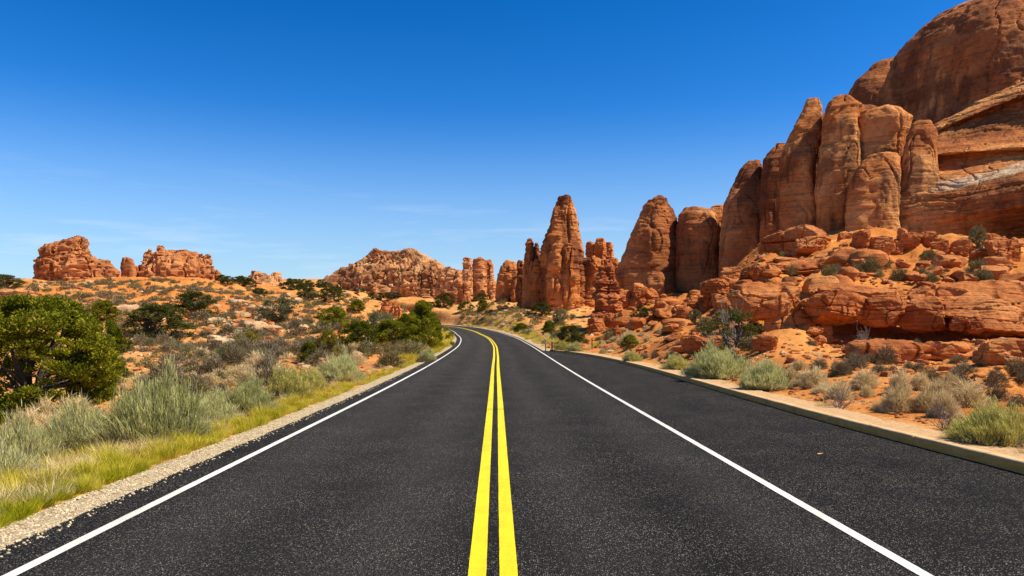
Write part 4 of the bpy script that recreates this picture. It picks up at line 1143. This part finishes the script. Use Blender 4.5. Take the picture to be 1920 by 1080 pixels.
def scrub_mesh(seed, m, n=1100, leaf=(0.06, 0.16), wid=0.016, flat=0.9, twigs=26):
    r = np.random.default_rng(seed)
    d = dome_dirs(n, r, 0.02)
    rad = (0.35 + 0.65 * r.random(n) ** 0.5) * (0.80 + 0.40 * fbm(d[:, 0] * 2 + seed, d[:, 1] * 2, d[:, 2] * 2, 2, seed))
    P = d * rad[:, None] * np.array((0.46, 0.46, 0.84 * flat)); P[:, 2] = np.maximum(P[:, 2], 0.0)
    Dv = unit(d * 0.9 + np.array((0, 0, 0.45)) + r.normal(0, 0.45, P.shape))
    f = blades(P, Dv, r.uniform(leaf[0], leaf[1], n), wid * r.uniform(0.6, 1.5, n), r.uniform(-1, 1, n), r)
    segs = []
    for k in range(twigs):
        e = dome_dirs(1, r, 0.1)[0] * np.array((0.48, 0.48, 0.95)) * r.uniform(0.75, 1.1)
        p = np.linspace(0, 1, 5)[:, None] * e; p[1:] += r.normal(0, 0.025, (4, 3)); p[:, 2] = np.maximum(p[:, 2], 0)
        segs.append((p, np.linspace(0.014, 0.004, 5)))
    v, t, mi = join([(f, 0), (tubes(segs, 3), 1)])
    me = mesh_from('scrub', v, t, [m, M_TWIG], False, mi)
    unit_box(None, me)
    return me
def tuft_mesh(seed, m, n=260, spread=0.55, wid=0.012):
    r = np.random.default_rng(seed)
    a = r.uniform(0, 6.28, n); q_ = np.abs(r.normal(0, 0.16, n))
    P = np.stack([q_ * np.cos(a), q_ * np.sin(a), np.zeros(n)], -1)
    Dv = unit(np.stack([np.cos(a) * spread * r.random(n), np.sin(a) * spread * r.random(n), np.ones(n)], -1) + r.normal(0, 0.16, (n, 3)))
    L = r.uniform(0.45, 1.0, n)
    return mesh_from('grass_tuft', *blades(P, Dv, L, wid * r.uniform(0.6, 1.4, n), r.uniform(-0.9, 0.9, n), r), m, False)
def dead_mesh(seed, n0=16, up=0.7):
    r = np.random.default_rng(seed); segs = []
    def grow(p, d, L, rad, lev):
        k = 5; pts = [p]
        for i in range(k):
            d = unit(d + r.normal(0, 0.16, 3) + np.array((0, 0, 0.05))); p = p + d * L / k; p[2] = max(p[2], 0.0); pts.append(p.copy())
        segs.append((np.array(pts), np.linspace(rad, rad * 0.5, k + 1)))
        if lev > 0:
            for j in range(r.integers(2, 4)):
                q = pts[r.integers(2, k + 1)]
                grow(np.array(q), unit(d + r.normal(0, 0.5, 3)), L * r.uniform(0.5, 0.75), rad * 0.55, lev - 1)
    for k in range(n0):
        d = dome_dirs(1, r, 0.15)[0]; d[2] = d[2] * 0.6 + up * 0.5
        grow(np.array((r.normal(0, .03), r.normal(0, .03), 0.0)), unit(d), r.uniform(0.3, 0.52), r.uniform(0.010, 0.019), 2)
    v, t = tubes(segs, 4)
    s_ = np.array((1 / max(np.ptp(v[:, 0]), np.ptp(v[:, 1])),) * 2 + (1 / v[:, 2].max(),))
    return mesh_from('dead_branches', v * s_, t, M_TWIG, False)
def juniper_meshes(seed, m, nclump=70, leaves=260, leaf=0.035, conic=0.0, gap=0.25, ragged=0.3, wid=0.5, low=0.06, csz=1.0, zr=0.95):
    """unit tree; returns trunk mesh (stem with limbs) and crown mesh"""
    r = np.random.default_rng(seed)
    segs = []; C = []
    stems = [(np.array((0., 0., -0.06)), unit(np.array((r.normal(0, .25), r.normal(0, .25), 1.0)))) for _ in range(r.integers(1, 4))]
    trunk_top = []
    for p, d in stems:
        pts = [p]; top = 0.72 + 0.2 * r.random()
        for i in range(8):
            d = unit(d + r.normal(0, 0.13, 3)); p = p + d * top / 8; pts.append(p.copy())
        segs.append((np.array(pts), np.linspace(0.040, 0.008, 9))); trunk_top.append(np.array(pts))
    for k in range(nclump):
        for _ in range(30):
            z = low + (1 - low) * r.random() ** 0.9
            a = r.uniform(0, 6.28)
            rm = (1 - z) ** 0.55 if conic > 0.5 else math.sqrt(max(0.0, 1 - ((z - 0.44) / 0.58) ** 2))
            rm = 0.5 * rm * (1 + ragged * noise3(np.array(math.cos(a) * 1.4 + seed), np.array(math.sin(a) * 1.4), np.array(z * 2.2), seed))
            q = rm * r.random() ** 0.35
            c = np.array((q * math.cos(a), q * math.sin(a), z))
            if noise3(np.array(c[0] * 3.6 + seed), np.array(c[1] * 3.6), np.array(c[2] * 3.6), seed + 2) > -gap: break
        C.append(c)
        tk = trunk_top[k % len(trunk_top)]
        if k % max(2, nclump // 40) == 0:
            j = int(np.clip(c[2] * 0.75 / 0.09 * 0.9, 0, 7)); s0 = tk[j]
            mid = (s0 + c) / 2 + r.normal(0, 0.03, 3)
            segs.append((np.stack([s0, mid, c]), np.array((0.014, 0.009, 0.003))))
    C = np.array(C)
    rad = r.uniform(0.05, 0.115, len(C)) * (0.6 if conic > 0.5 else csz)
    i = np.repeat(np.arange(len(C)), leaves); n = len(i)
    d = unit(r.normal(size=(n, 3))); d[:, 2] = np.where(d[:, 2] < -0.45, -d[:, 2], d[:, 2])
    q = r.random(n) ** 0.45
    P = C[i] + d * (rad[i] * q)[:, None] * np.array((1.12, 1.12, zr if conic < 0.5 else 1.5))
    Dv = unit(d * 0.8 + np.array((0, 0, 0.55 if conic < 0.5 else 1.0)) + r.normal(0, 0.4, P.shape))
    f = blades(P, Dv, leaf * r.uniform(0.6, 1.5, n), leaf * wid * r.uniform(0.6, 1.3, n), r.uniform(-1, 1, n), r)
    a, b = mesh_from('trunk', *tubes(segs, 6), M_BARK, True), mesh_from('crown', *f, m, False)
    unit_box(a, b)
    return a, b

# ------------------------------------------------------------------ plants: placement
def span(u0, u1, v0, v1, ymin=3.0, Y=None):
    uc = (u0 + u1) / 2
    if Y is None: x, y, z = at(uc, v1, ymin)
    else: y = Y; x = (uc - 960) / F * Y; z = float(ground(x, y))
    return x, y, z, (u1 - u0) / F * y, max((v1 - v0) / F * y, 0.05)
def two_part(name, meshes, parts, u0, u1, v0, v1, label, cat, group=None, rot=None, ymin=3.0, wide=1.06, Y=None):
    x, y, z, w, h = span(u0, u1, v0, v1, ymin, Y)
    e = empty(name, (x, y, z - 0.02), label, cat, group)
    e.rotation_euler = (0, 0, random.uniform(0, 6.28) if rot is None else rot); e.scale = (w * wide, w * wide, h * 1.0)
    for pn, me in zip(parts, meshes): link(pn, me, e)
    return e
JA = juniper_meshes(501, M_JUNI, 520, 150, 0.019, gap=0.10, ragged=0.7, low=0.03, csz=0.62)
JA2 = juniper_meshes(502, M_JUNI, 340, 150, 0.021, gap=0.10, ragged=0.7, low=0.03, csz=0.65)
JC = juniper_meshes(503, M_JUNI, 300, 140, 0.026, conic=1.0, ragged=0.6, gap=0.2)
JM = [juniper_meshes(510 + k, M_JUNI, 190, 90, 0.034, ragged=0.45, gap=0.30, low=0.02, csz=0.8, zr=1.35) for k in range(2)]
JD = [juniper_meshes(520 + k, M_JUNID, 130, 70, 0.036, gap=0.10, ragged=0.55, low=0.02, csz=0.75, zr=1.7) for k in range(3)]
JG = juniper_meshes(530, M_JUNIG, 130, 70, 0.036, gap=0.10, ragged=0.55, low=0.02, csz=0.75, zr=1.7)
JS = juniper_meshes(533, M_JUNID, 60, 60, 0.034, gap=0.0, ragged=0.7, low=0.02, csz=0.7, zr=1.5)
JY = juniper_meshes(531, M_YELLOWG, 110, 80, 0.036, gap=0.1, ragged=0.55, low=0.02, csz=0.75, zr=1.7)
JF = [juniper_meshes(540 + k, M_JUNID, 40, 44, 0.085, low=0.02, gap=0.3, zr=1.4) for k in range(3)]
TP = ('trunk', 'crown')
def tree(ms, u0, u1, v0, v1, label, **kw): return two_part('juniper_tree', ms, TP, u0, u1, v0, v1, label, 'tree', **kw)
tree(JA, -100, 186, 558, 790, 'large bushy green juniper at the left picture edge')
tree(JA2, 118, 222, 590, 756, 'lower juniper crown leaning right beside the large left juniper')
tree(JD[0], 242, 352, 572, 637, 'wide dark many-stemmed juniper in the middle of the left slope')
tree(JD[1], 318, 402, 548, 596, 'dark ragged juniper uphill behind the many-stemmed one')
tree(JM[0], 172, 218, 564, 602, 'small juniper just right of the big left juniper top')
tree(JG, 484, 556, 558, 603, 'spreading grey-green juniper halfway up the left slope')
tree(JM[1], 597, 650, 576, 615, 'round dense dark green juniper with a pale trunk on the left slope')
tree(JM[0], 656, 683, 562, 584, 'small round juniper below the central mesa')
tree(JY, 590, 632, 620, 672, 'sparse yellow-green juniper left of the dark fence post')
tree(JM[1], 562, 600, 642, 684, 'low green juniper bush by the pale slab in the wash')
tree(JM[0], 640, 705, 603, 652, 'bushy green juniper at the left end of the roadside row')
tree(JG, 682, 742, 586, 642, 'grey-green juniper standing behind the roadside row')
tree(JM[1], 700, 772, 600, 652, 'middle green juniper of the roadside row')
tree(JC, 756, 840, 566, 660, 'tall spiky juniper where the road bends out of sight')
tree(JM[0], 735, 800, 590, 652, 'upright green juniper just left of the tall spiky one')
tree(JY, 440, 484, 622, 658, 'yellow-green bush in the wash on the left')
tree(JY, 196, 238, 628, 664, 'yellow-green bush right of the big left juniper')
tree(JM[0], 190, 236, 668, 716, 'low green bush under the right side of the big left juniper')
tree(JD[2], 812, 852, 550, 577, 'dark juniper at the foot of the upright rock columns')
tree(JM[1], 895, 918, 562, 582, 'small juniper on the pale dune behind the bend')
tree(JD[0], 996, 1036, 568, 592, 'dark juniper at the foot of the tallest tower')
tree(JG, 1036, 1064, 580, 608, 'grey juniper right of the tallest tower foot')
tree(JM[0], 964, 990, 606, 624, 'small green bush beside the outer edge of the bend')
tree(JM[1], 1018, 1042, 602, 628, 'upright green bush behind the two marker posts')
tree(JD[1], 1042, 1096, 610, 648, 'wide dark bush right of the two marker posts')
tree(JD[2], 1186, 1222, 573, 606, 'dark ragged juniper among boulders below the cone-shaped tower')
tree(JM[0], 1166, 1196, 628, 654, 'dark green bush right of the roadside orange boulder')
tree(JS, 1322, 1432, 580, 660, 'dark juniper with bare grey branches in front of the slope rubble')
tree(JG, 1290, 1316, 580, 606, 'small grey-green shrub by the slope rubble')
tree(JG, 1488, 1514, 512, 556, 'thin grey-green shrub growing on the square-fronted slab', Y=43)
tree(JG, 1818, 1848, 424, 472, 'small pale-leaved tree against the dark cliff foot')
tree(JD[1], -30, 44, 515, 542, 'low dark trees on the far left skyline')
for i, (u0, u1, v0, v1, lb) in enumerate([(470,500,540,556,'dark round tree below the low pale outcrop'),(412,440,518,534,'small dark tree at the right foot of the jagged butte'),
      (556,596,536,562,'green tree clump left below the central mesa'),(596,640,540,566,'second green tree clump below the left slope of the mesa'),
      (688,706,548,562,'tree at the left of the row along the mesa foot'),(704,722,549,563,'middle tree of the row along the mesa foot'),(720,752,548,562,'right tree of the row along the mesa foot'),
      (140,162,504,520,'small tree growing at the foot of the split butte')]):
    tree(JF[i % 3] if i > 3 else JD[i % 3], u0, u1, v0, v1, lb)
r_ = np.random.default_rng(77)
for k in range(110):
    u = r_.uniform(410, 900); y = r_.uniform(190, 520)
    if k >= 80: u = r_.uniform(-20, 620); y = r_.uniform(420, 800)
    x = (u - 960) / F * y; z = float(ground(x, y)); s_ = r_.uniform(1.4, 3.4)
    if left_edge(min(y, 244)) - 3 < x < right_edge(min(y, 244)) + 3 and y < 250: continue
    e = empty('juniper_tree', (x, y, z - 0.1), 'distant dark juniper dotting the plain below and beyond the mesa', 'tree', 'distant junipers')
    e.scale = (s_ * r_.uniform(1, 1.7), s_ * 1.3, s_); e.rotation_euler = (0, 0, r_.uniform(0, 6.28))
    for pn, me in zip(TP, JF[k % 3]): link(pn, me, e)

SG = [sage_meshes(600 + k, M_SAGE, 230, 17000) for k in range(2)]
SGD = sage_meshes(610, M_SAGE, 170, 6500, woody=2.4)
SGY = [sage_meshes(620 + k, M_SAGEY, 200, 13000) for k in range(2)]
SP = ('stems', 'foliage')
def sage(ms, u0, u1, v0, v1, label, **kw): return two_part('sagebrush', ms[::-1], SP, u0, u1, v0, v1, label, 'shrub', **kw)
sage(SG[0], 182, 405, 706, 832, 'biggest pale green sagebrush on the left roadside', wide=0.88)
sage(SGD, 60, 235, 752, 852, 'grey woody sagebrush with bare twigs left of the biggest one', wide=0.88)
sage(SGD, -60, 110, 778, 885, 'dry twiggy sagebrush at the lower left picture edge', wide=0.88)
sage(SG[1], 405, 518, 712, 778, 'pale sagebrush right of the biggest one', wide=0.88)
sage(SGY[0], 488, 586, 690, 752, 'yellowish sagebrush in the middle of the left roadside row', wide=0.88)
sage(SG[0], 588, 690, 664, 718, 'tall green sagebrush before the bare red soil patch', wide=0.88)
sage(SG[1], 786, 816, 654, 678, 'small pale sagebrush at the foot of the tall spiky juniper')
sage(SGD, -110, 50, 812, 915, 'dry grey sagebrush lowest at the left picture edge')
sage(SG[1], 340, 440, 735, 800, 'pale sagebrush behind the right side of the biggest one')
sage(SGY[1], 555, 612, 690, 735, 'yellow-green sagebrush behind the middle of the left row')
sage(SG[0], 1288, 1398, 650, 710, 'large pale green sagebrush by the long flat-topped boulder')
sage(SGY[0], 1316, 1356, 682, 712, 'small yellow-green bush at the foot of the large pale sagebrush')
sage(SG[1], 1394, 1472, 678, 732, 'green sagebrush right of the large pale one')
sage(SGY[1], 1786, 1930, 756, 832, 'yellowish rounded sagebrush near the kerb at the right edge')
sage(SGY[0], 1244, 1292, 666, 694, 'low pale bush left of the large pale sagebrush')
sage(SGY[1], 1170, 1202, 659, 679, 'bright yellow-green cushion bush just behind the kerb')
sage(SGY[0], 1040, 1066, 640, 658, 'pale yellow bush by the right marker post')
sage(SG[1], 1062, 1092, 642, 660, 'pale bush between the marker post and the low orange boulder')

DRYS = [scrub_mesh(640 + k, M_DRY, 2000, (0.12, 0.26), 0.013, twigs=9) for k in range(3)]
SCR = [scrub_mesh(650 + k, M_SCRUB, 1300, (0.07, 0.18), 0.014) for k in range(4)]
SCG = [scrub_mesh(660 + k, M_SCRUBG, 1300, (0.07, 0.18), 0.015) for k in range(3)]
SCRF = [scrub_mesh(670 + k, M_SCRUB, 300, (0.10, 0.24), 0.035, twigs=8) for k in range(3)]
SCGF = [scrub_mesh(680 + k, M_SCRUBG, 300, (0.10, 0.24), 0.035, twigs=8) for k in range(3)]
DRYF = [scrub_mesh(645 + k, M_DRY, 260, (0.12, 0.28), 0.03, twigs=6) for k in range(2)]
DEAD = [dead_mesh(690 + k) for k in range(3)]
def bush(name, me, u0, u1, v0, v1, label, cat='bush', group=None, ymin=3.0):
    x, y, z, w, h = span(u0, u1, v0, v1, ymin)
    o = link(name, me, None, (x, y, z - 0.02), random.uniform(0, 6.28), (w * 1.05, w * 1.05, h * 1.08))
    return tag(o, label, cat, group)
bush('dead_bush', DEAD[0], 1326, 1416, 556, 656, 'bare grey branches sticking out of the dark juniper')
bush('dead_bush', DEAD[1], 1592, 1642, 604, 652, 'grey twiggy bush in front of the overhanging ledge')
bush('dead_bush', DEAD[2], 1738, 1802, 742, 806, 'bare upright twigs of a dead bush near the kerb')
bush('dead_bush', DEAD[0], 1536, 1612, 712, 768, 'dry leafless bush with dark stalks close to the kerb')
bush('dead_bush', DEAD[1], 1712, 1740, 600, 624, 'small grey twigs under the middle of the ledge')
bush('dead_bush', DEAD[2], 1822, 1850, 632, 672, 'grey-green twiggy bush below the right part of the ledge')
right_dry = [(1470,1500,690,716),(1498,1548,690,724),(1596,1645,694,728),(1656,1712,724,772),(1664,1706,696,738),(1705,1748,700,730),(1710,1760,728,772),
             (1742,1786,712,748),(1748,1800,735,782),(1548,1600,715,750),(1782,1852,716,762),(1500,1530,704,728),(1770,1800,700,724)]
for i, b in enumerate(right_dry):
    bush('dry_shrub', DRYS[i % 3], *b, 'straw-coloured dry shrub in the cluster right of the pullout', 'bush', 'dry shrubs right of the pullout')
right_dark = [(1848,1888,692,718),(1850,1890,718,752),(1890,1925,740,762),(1772,1816,696,716),(1634,1660,680,700),(1658,1688,686,702),(1694,1712,676,692),(1712,1734,678,694),
              (1786,1830,680,700),(1560,1600,676,702),(1520,1552,672,692),(1905,1930,696,720),(1590,1616,660,676),(1614,1640,664,680),(1460,1480,690,712)]
for i, b in enumerate(right_dark):
    bush('scrub_bush', SCR[i % 4], *b, 'dark brown scrub bush on the orange soil right of the pullout', 'bush', 'dark scrub right of the pullout')
for i, (u0, u1, v0, v1, lb) in enumerate([(706,758,656,690,'olive rounded bush on the bare red soil left of the road'),(735,800,640,672,'brown bush in front of the roadside junipers'),
     (665,718,640,664,'grey-brown bush right of the dark fence post'),(628,668,646,672,'tan bush at the foot of the dark fence post'),(712,755,642,662,'brown bush behind the olive rounded one'),
     (780,806,664,680,'small brown bush near the bend shoulder')]):
    bush('scrub_bush', SCG[i % 3], u0, u1, v0, v1, lb)

def merge_copies(name, recs, label):
    """many tiny copies, past what one could count, as one object: recs = (mesh, location, angle, scale)"""
    Vs, Ts, Ms, off, mats, cache = [], [], [], 0, [], {}
    for me, loc, a, sc in recs:
        if me.name not in cache:
            v = np.empty(len(me.vertices) * 3, np.float32); me.vertices.foreach_get('co', v)
            t = np.empty(len(me.polygons) * 3, np.int32); me.loops.foreach_get('vertex_index', t)
            q = np.empty(len(me.polygons), np.int32); me.polygons.foreach_get('material_index', q)
            mi = []
            for m in me.materials:
                if m not in mats: mats.append(m)
                mi.append(mats.index(m))
            cache[me.name] = (v.reshape(-1, 3), t.reshape(-1, 3), np.array(mi)[q])
        v, t, q = cache[me.name]
        v = v * np.array(sc); c_, s_ = math.cos(a), math.sin(a)
        v = np.stack([v[:, 0] * c_ - v[:, 1] * s_, v[:, 0] * s_ + v[:, 1] * c_, v[:, 2]], -1) + np.array(loc)
        Vs.append(v.astype(np.float32)); Ts.append(t + off); Ms.append(q); off += len(v)
    return tag(link(name, mesh_from(name, np.concatenate(Vs), np.concatenate(Ts), mats, False, np.concatenate(Ms))), label, kind='stuff')
STUFF = []
def scatter(n, meshes, name, label, group, cat, boxes, smin, smax, seed, hr=(0.5, 0.8), ymax=200, world=True, stuff=False):
    r = np.random.default_rng(seed); c = 0; tries = 0
    while c < n and tries < n * 60:
        tries += 1
        b = boxes[r.integers(len(boxes))]
        u = r.uniform(b[0], b[1])
        if world:
            y = math.sqrt(r.uniform(b[2] ** 2, b[3] ** 2)) if b[3] > 60 else r.uniform(b[2], b[3])
            x = (u - 960) / F * y; z = float(ground(x, y))
        else:
            x, y, z = at(u, r.uniform(b[2], b[3]))
        yr = min(y, 244)
        if y > ymax or left_edge(yr) - 1.5 < x < right_edge(yr) + 1.4: continue
        if noise3(np.array(x / 7.0), np.array(y / 7.0), np.array(0.0), seed) < r.uniform(-0.5, 0.25): continue
        s_ = smin + (smax - smin) * r.random() ** 1.6
        rec = (meshes[r.integers(len(meshes))], (x, y, z - 0.03), r.uniform(0, 6.28), (s_, s_ * r.uniform(.85, 1.2), s_ * r.uniform(*hr)))
        c += 1
        if stuff: STUFF.append(rec); continue
        tag(link(name, rec[0], None, *rec[1:]), label, cat, group)
scatter(135, SCR, 'scrub_bush', 'dark twiggy scrub bush on the nearer part of the left slope', 'scrub bushes on the nearer left slope', 'bush',
        [(210,560,24,62),(240,600,28,66),(430,640,40,80)], 0.7, 1.5, 31)
scatter(60, SCG, 'scrub_bush', 'olive green scrub bush on the nearer part of the left slope', 'olive bushes on the nearer left slope', 'bush',
        [(60,560,20,62),(430,700,36,90)], 0.7, 1.5, 32)
scatter(650, SCRF, '', '', '', '', [(-20,640,62,190),(100,420,80,180)], 0.7, 1.9, 33, (0.4, 0.7), stuff=True)
scatter(480, SCGF, '', '', '', '', [(-20,700,62,190),(380,760,70,200)], 0.8, 2.2, 34, (0.4, 0.7), stuff=True)
scatter(160, SCGF, '', '', '', '', [(850,1090,105,185),(860,1000,120,200)], 0.7, 2.0, 35, (0.4, 0.7), stuff=True)
scatter(600, SCRF + SCGF, '', '', '', '', [(200,640,20,64),(240,660,30,75)], 0.25, 0.75, 61, (0.4, 0.7), stuff=True)
scatter(380, SCGF + DRYF, '', '', '', '', [(180,700,20,95)], 0.3, 0.9, 62, (0.4, 0.7), stuff=True)
scatter(90, SCR[:2] + DRYS[:2], '', '', '', '', [(1935,2600,14,75)], 0.5, 1.3, 63, (0.5, 0.8), stuff=True)
merge_copies('scrub', STUFF, 'countless small scrub dots over the far hillsides'); STUFF.clear()
scatter(30, SCG, 'scrub_bush', 'grey-green bush along the outer edge of the bend', 'bushes along the outer edge of the bend', 'bush',
        [(930,1060,64,110),(960,1180,60,95)], 0.6, 1.5, 36, (0.5, 0.8))
scatter(45, DRYS, 'dry_shrub', 'dry straw tussock along the outer edge of the bend', 'dry tussocks along the outer edge of the bend', 'bush',
        [(930,1060,62,120),(1000,1240,48,70)], 0.5, 1.1, 37, (0.5, 0.8))
scatter(30, SCG, 'scrub_bush', 'small bush growing on the rocky slope under the cliff', 'small bushes under the cliff', 'bush',
        [(1440,1920,470,540),(1560,1920,500,545),(1280,1440,600,660)], 0.7, 1.5, 38, (0.5, 0.9), world=False)
scatter(24, SCR, 'scrub_bush', 'little dark bush on bare soil between road and ledge', 'little bushes below the ledge', 'bush',
        [(1460,1920,634,720),(1180,1300,620,680)], 0.35, 0.85, 39, (0.5, 0.9), world=False)
scatter(40, DRYS, 'dry_shrub', 'straw tussock near the kerb of the pullout', 'straw tussocks near the kerb', 'bush',
        [(1100,1300,665,690),(1300,1560,690,740),(1560,1900,740,840)], 0.25, 0.6, 40, (0.5, 0.9), world=False)
scatter(26, DRYS, 'dry_shrub', 'grey straw bush behind the left sagebrush row', 'straw bushes behind the left sagebrush', 'bush',
        [(380,520,690,730),(0,180,790,840),(560,700,660,690)], 0.6, 1.2, 41, (0.5, 0.8), world=False)

# grass along the left verge
TUF = [tuft_mesh(700 + k, M_GRASS) for k in range(4)]
TUG = [tuft_mesh(710 + k, M_GREENGR, 320, 0.7) for k in range(2)]
TUD = [tuft_mesh(720 + k, M_DRY, 200, 0.9) for k in range(2)]
r_ = np.random.default_rng(55)
def verge(n, y0, y1, d0, d1, meshes, hmin, hmax, label, group, wr=(0.9, 1.6), stuff=False):
    for k in range(n):
        y = math.exp(r_.uniform(math.log(y0), math.log(y1)))
        x = float(left_edge(y)) - 0.45 - r_.uniform(d0, d1) - 0.25 * abs(float(noise3(np.array(y * 0.9), np.array(0.), np.array(0.), 5)))
        h = r_.uniform(hmin, hmax)
        rec = (meshes[r_.integers(len(meshes))], (x, y, float(ground(x, y)) - 0.02), r_.uniform(0, 6.28), (h * r_.uniform(*wr), h * r_.uniform(*wr), h))
        if stuff: STUFF.append(rec); continue
        tag(link('grass_tuft', rec[0], None, *rec[1:]), label, 'grass', group)
verge(150, 9.6, 46, 0.08, 0.85, TUF, 0.15, 0.36, 'yellow-green grass tuft along the left gravel shoulder', 'yellow-green tufts on the left shoulder')
verge(110, 6.2, 10.2, 0.10, 0.85, TUG, 0.10, 0.24, 'bright green grass tuft in the low mat at lower left', 'green mat of grass at lower left', (1.0, 2.0))
verge(120, 5.5, 40, 0.3, 1.9, TUD, 0.15, 0.35, stuff=True, label= '', group='')
verge(200, 46, 130, 0.0, 1.5, TUF, 0.25, 0.6, '', '', stuff=True)
verge(150, 8.8, 48, 0.02, 0.42, TUF, 0.10, 0.26, '', '', stuff=True)
verge(70, 9, 46, 0.1, 1.0, TUF, 0.08, 0.2, '', '', stuff=True)
for k in range(260):
    y = r_.uniform(61, 175); x = float(right_edge(y)) + 0.5 + r_.uniform(0, 4.5); h = r_.uniform(0.3, 0.75)
    STUFF.append(((TUF + TUD)[r_.integers(6)], (x, y, float(ground(x, y)) - 0.03), r_.uniform(0, 6.28), (h * 1.5, h * 1.5, h)))
for k in range(50):
    y = r_.uniform(9, 58); x = float(kerb_x(y)) + r_.uniform(0.55, 1.9); h = r_.uniform(0.10, 0.26)
    o = link('grass_tuft', TUD[r_.integers(2)], None, (x, y, float(ground(x, y)) - 0.02), r_.uniform(0, 6.28), (h * 1.5, h * 1.5, h))
    tag(o, 'thin straw tuft growing beside the sandy strip', 'grass', 'straw tufts beside the sandy strip')

for k in range(90):
    y = r_.uniform(7.5, 13); x = float(left_edge(y)) - r_.uniform(1.1, 2.6); h = r_.uniform(0.15, 0.4)
    STUFF.append(((TUD + TUF)[r_.integers(6)], (x, y, float(ground(x, y)) - 0.02), r_.uniform(0, 6.28), (h * 1.4, h * 1.4, h)))
merge_copies('grass', STUFF, 'thin straw and yellow grass along both road edges')
# ------------------------------------------------------------------ marker posts
def post(u, v0, v1, w, label, cap=True, Y=None):
    x, y, z = at(u, v1) if Y is None else ((u - 960) / F * Y, Y, float(ground((u - 960) / F * Y, Y)))
    h = (v1 - v0) / F * y
    e = empty('marker_post', (x, y, z - 0.05), label, 'post')
    b = bmesh.new(); bmesh.ops.create_cube(b, size=1.0)
    bmesh.ops.bevel(b, geom=b.edges[:], offset=0.08, segments=2, affect='EDGES')
    for q in b.verts: q.co = Vector((q.co.x * w, q.co.y * w * 0.8, (q.co.z + 0.5) * (h + 0.05)))
    me = bpy.data.meshes.new('shaft'); b.to_mesh(me); b.free(); me.materials.append(M_STEEL); link('shaft', me, e)
    if cap:
        b = bmesh.new(); bmesh.ops.create_cube(b, size=1.0)
        bmesh.ops.bevel(b, geom=b.edges[:], offset=0.06, segments=2, affect='EDGES')
        for q in b.verts: q.co = Vector((q.co.x * w * 0.9, q.co.y * 0.02 - w * 0.42, q.co.z * 0.16 + h - 0.12))
        me = bpy.data.meshes.new('reflector'); b.to_mesh(me); b.free(); me.materials.append(M_CAPW); link('reflector', me, e)
    return e
post(1023, 626, 649, 0.07, 'left thinner one of two dark roadside marker posts', Y=60.5)
post(1035, 629, 657, 0.10, 'right thicker one of two dark roadside marker posts', Y=59.5)
post(1110, 634, 655, 0.07, 'single thin dark post right of the two marker posts', cap=False)
post(636, 627, 645, 0.12, 'dark fence post among bushes left of the road', cap=False)

# a small leaf lying on the pullout
x, y = (1536 - 960) / F * 11.38, 11.38
b = bmesh.new()
ring = [b.verts.new((0.055 * math.cos(a) * (1 + 0.35 * math.cos(3 * a)), 0.028 * math.sin(a) * (1 + 0.2 * math.sin(2 * a)), 0.004 * math.cos(2 * a))) for a in np.linspace(0, 6.283, 16, endpoint=False)]
b.faces.new(ring)
ret = bmesh.ops.extrude_face_region(b, geom=b.faces[:])
for q in ret['geom']:
    if isinstance(q, bmesh.types.BMVert): q.co.z += 0.004
me = bpy.data.meshes.new('fallen_leaf'); b.to_mesh(me); b.free(); me.materials.append(M_PATHSAND)
tag(link('fallen_leaf', me, None, (x, y, 0.006), 0.3), 'small pale fleck lying on the dark pullout asphalt', 'litter')
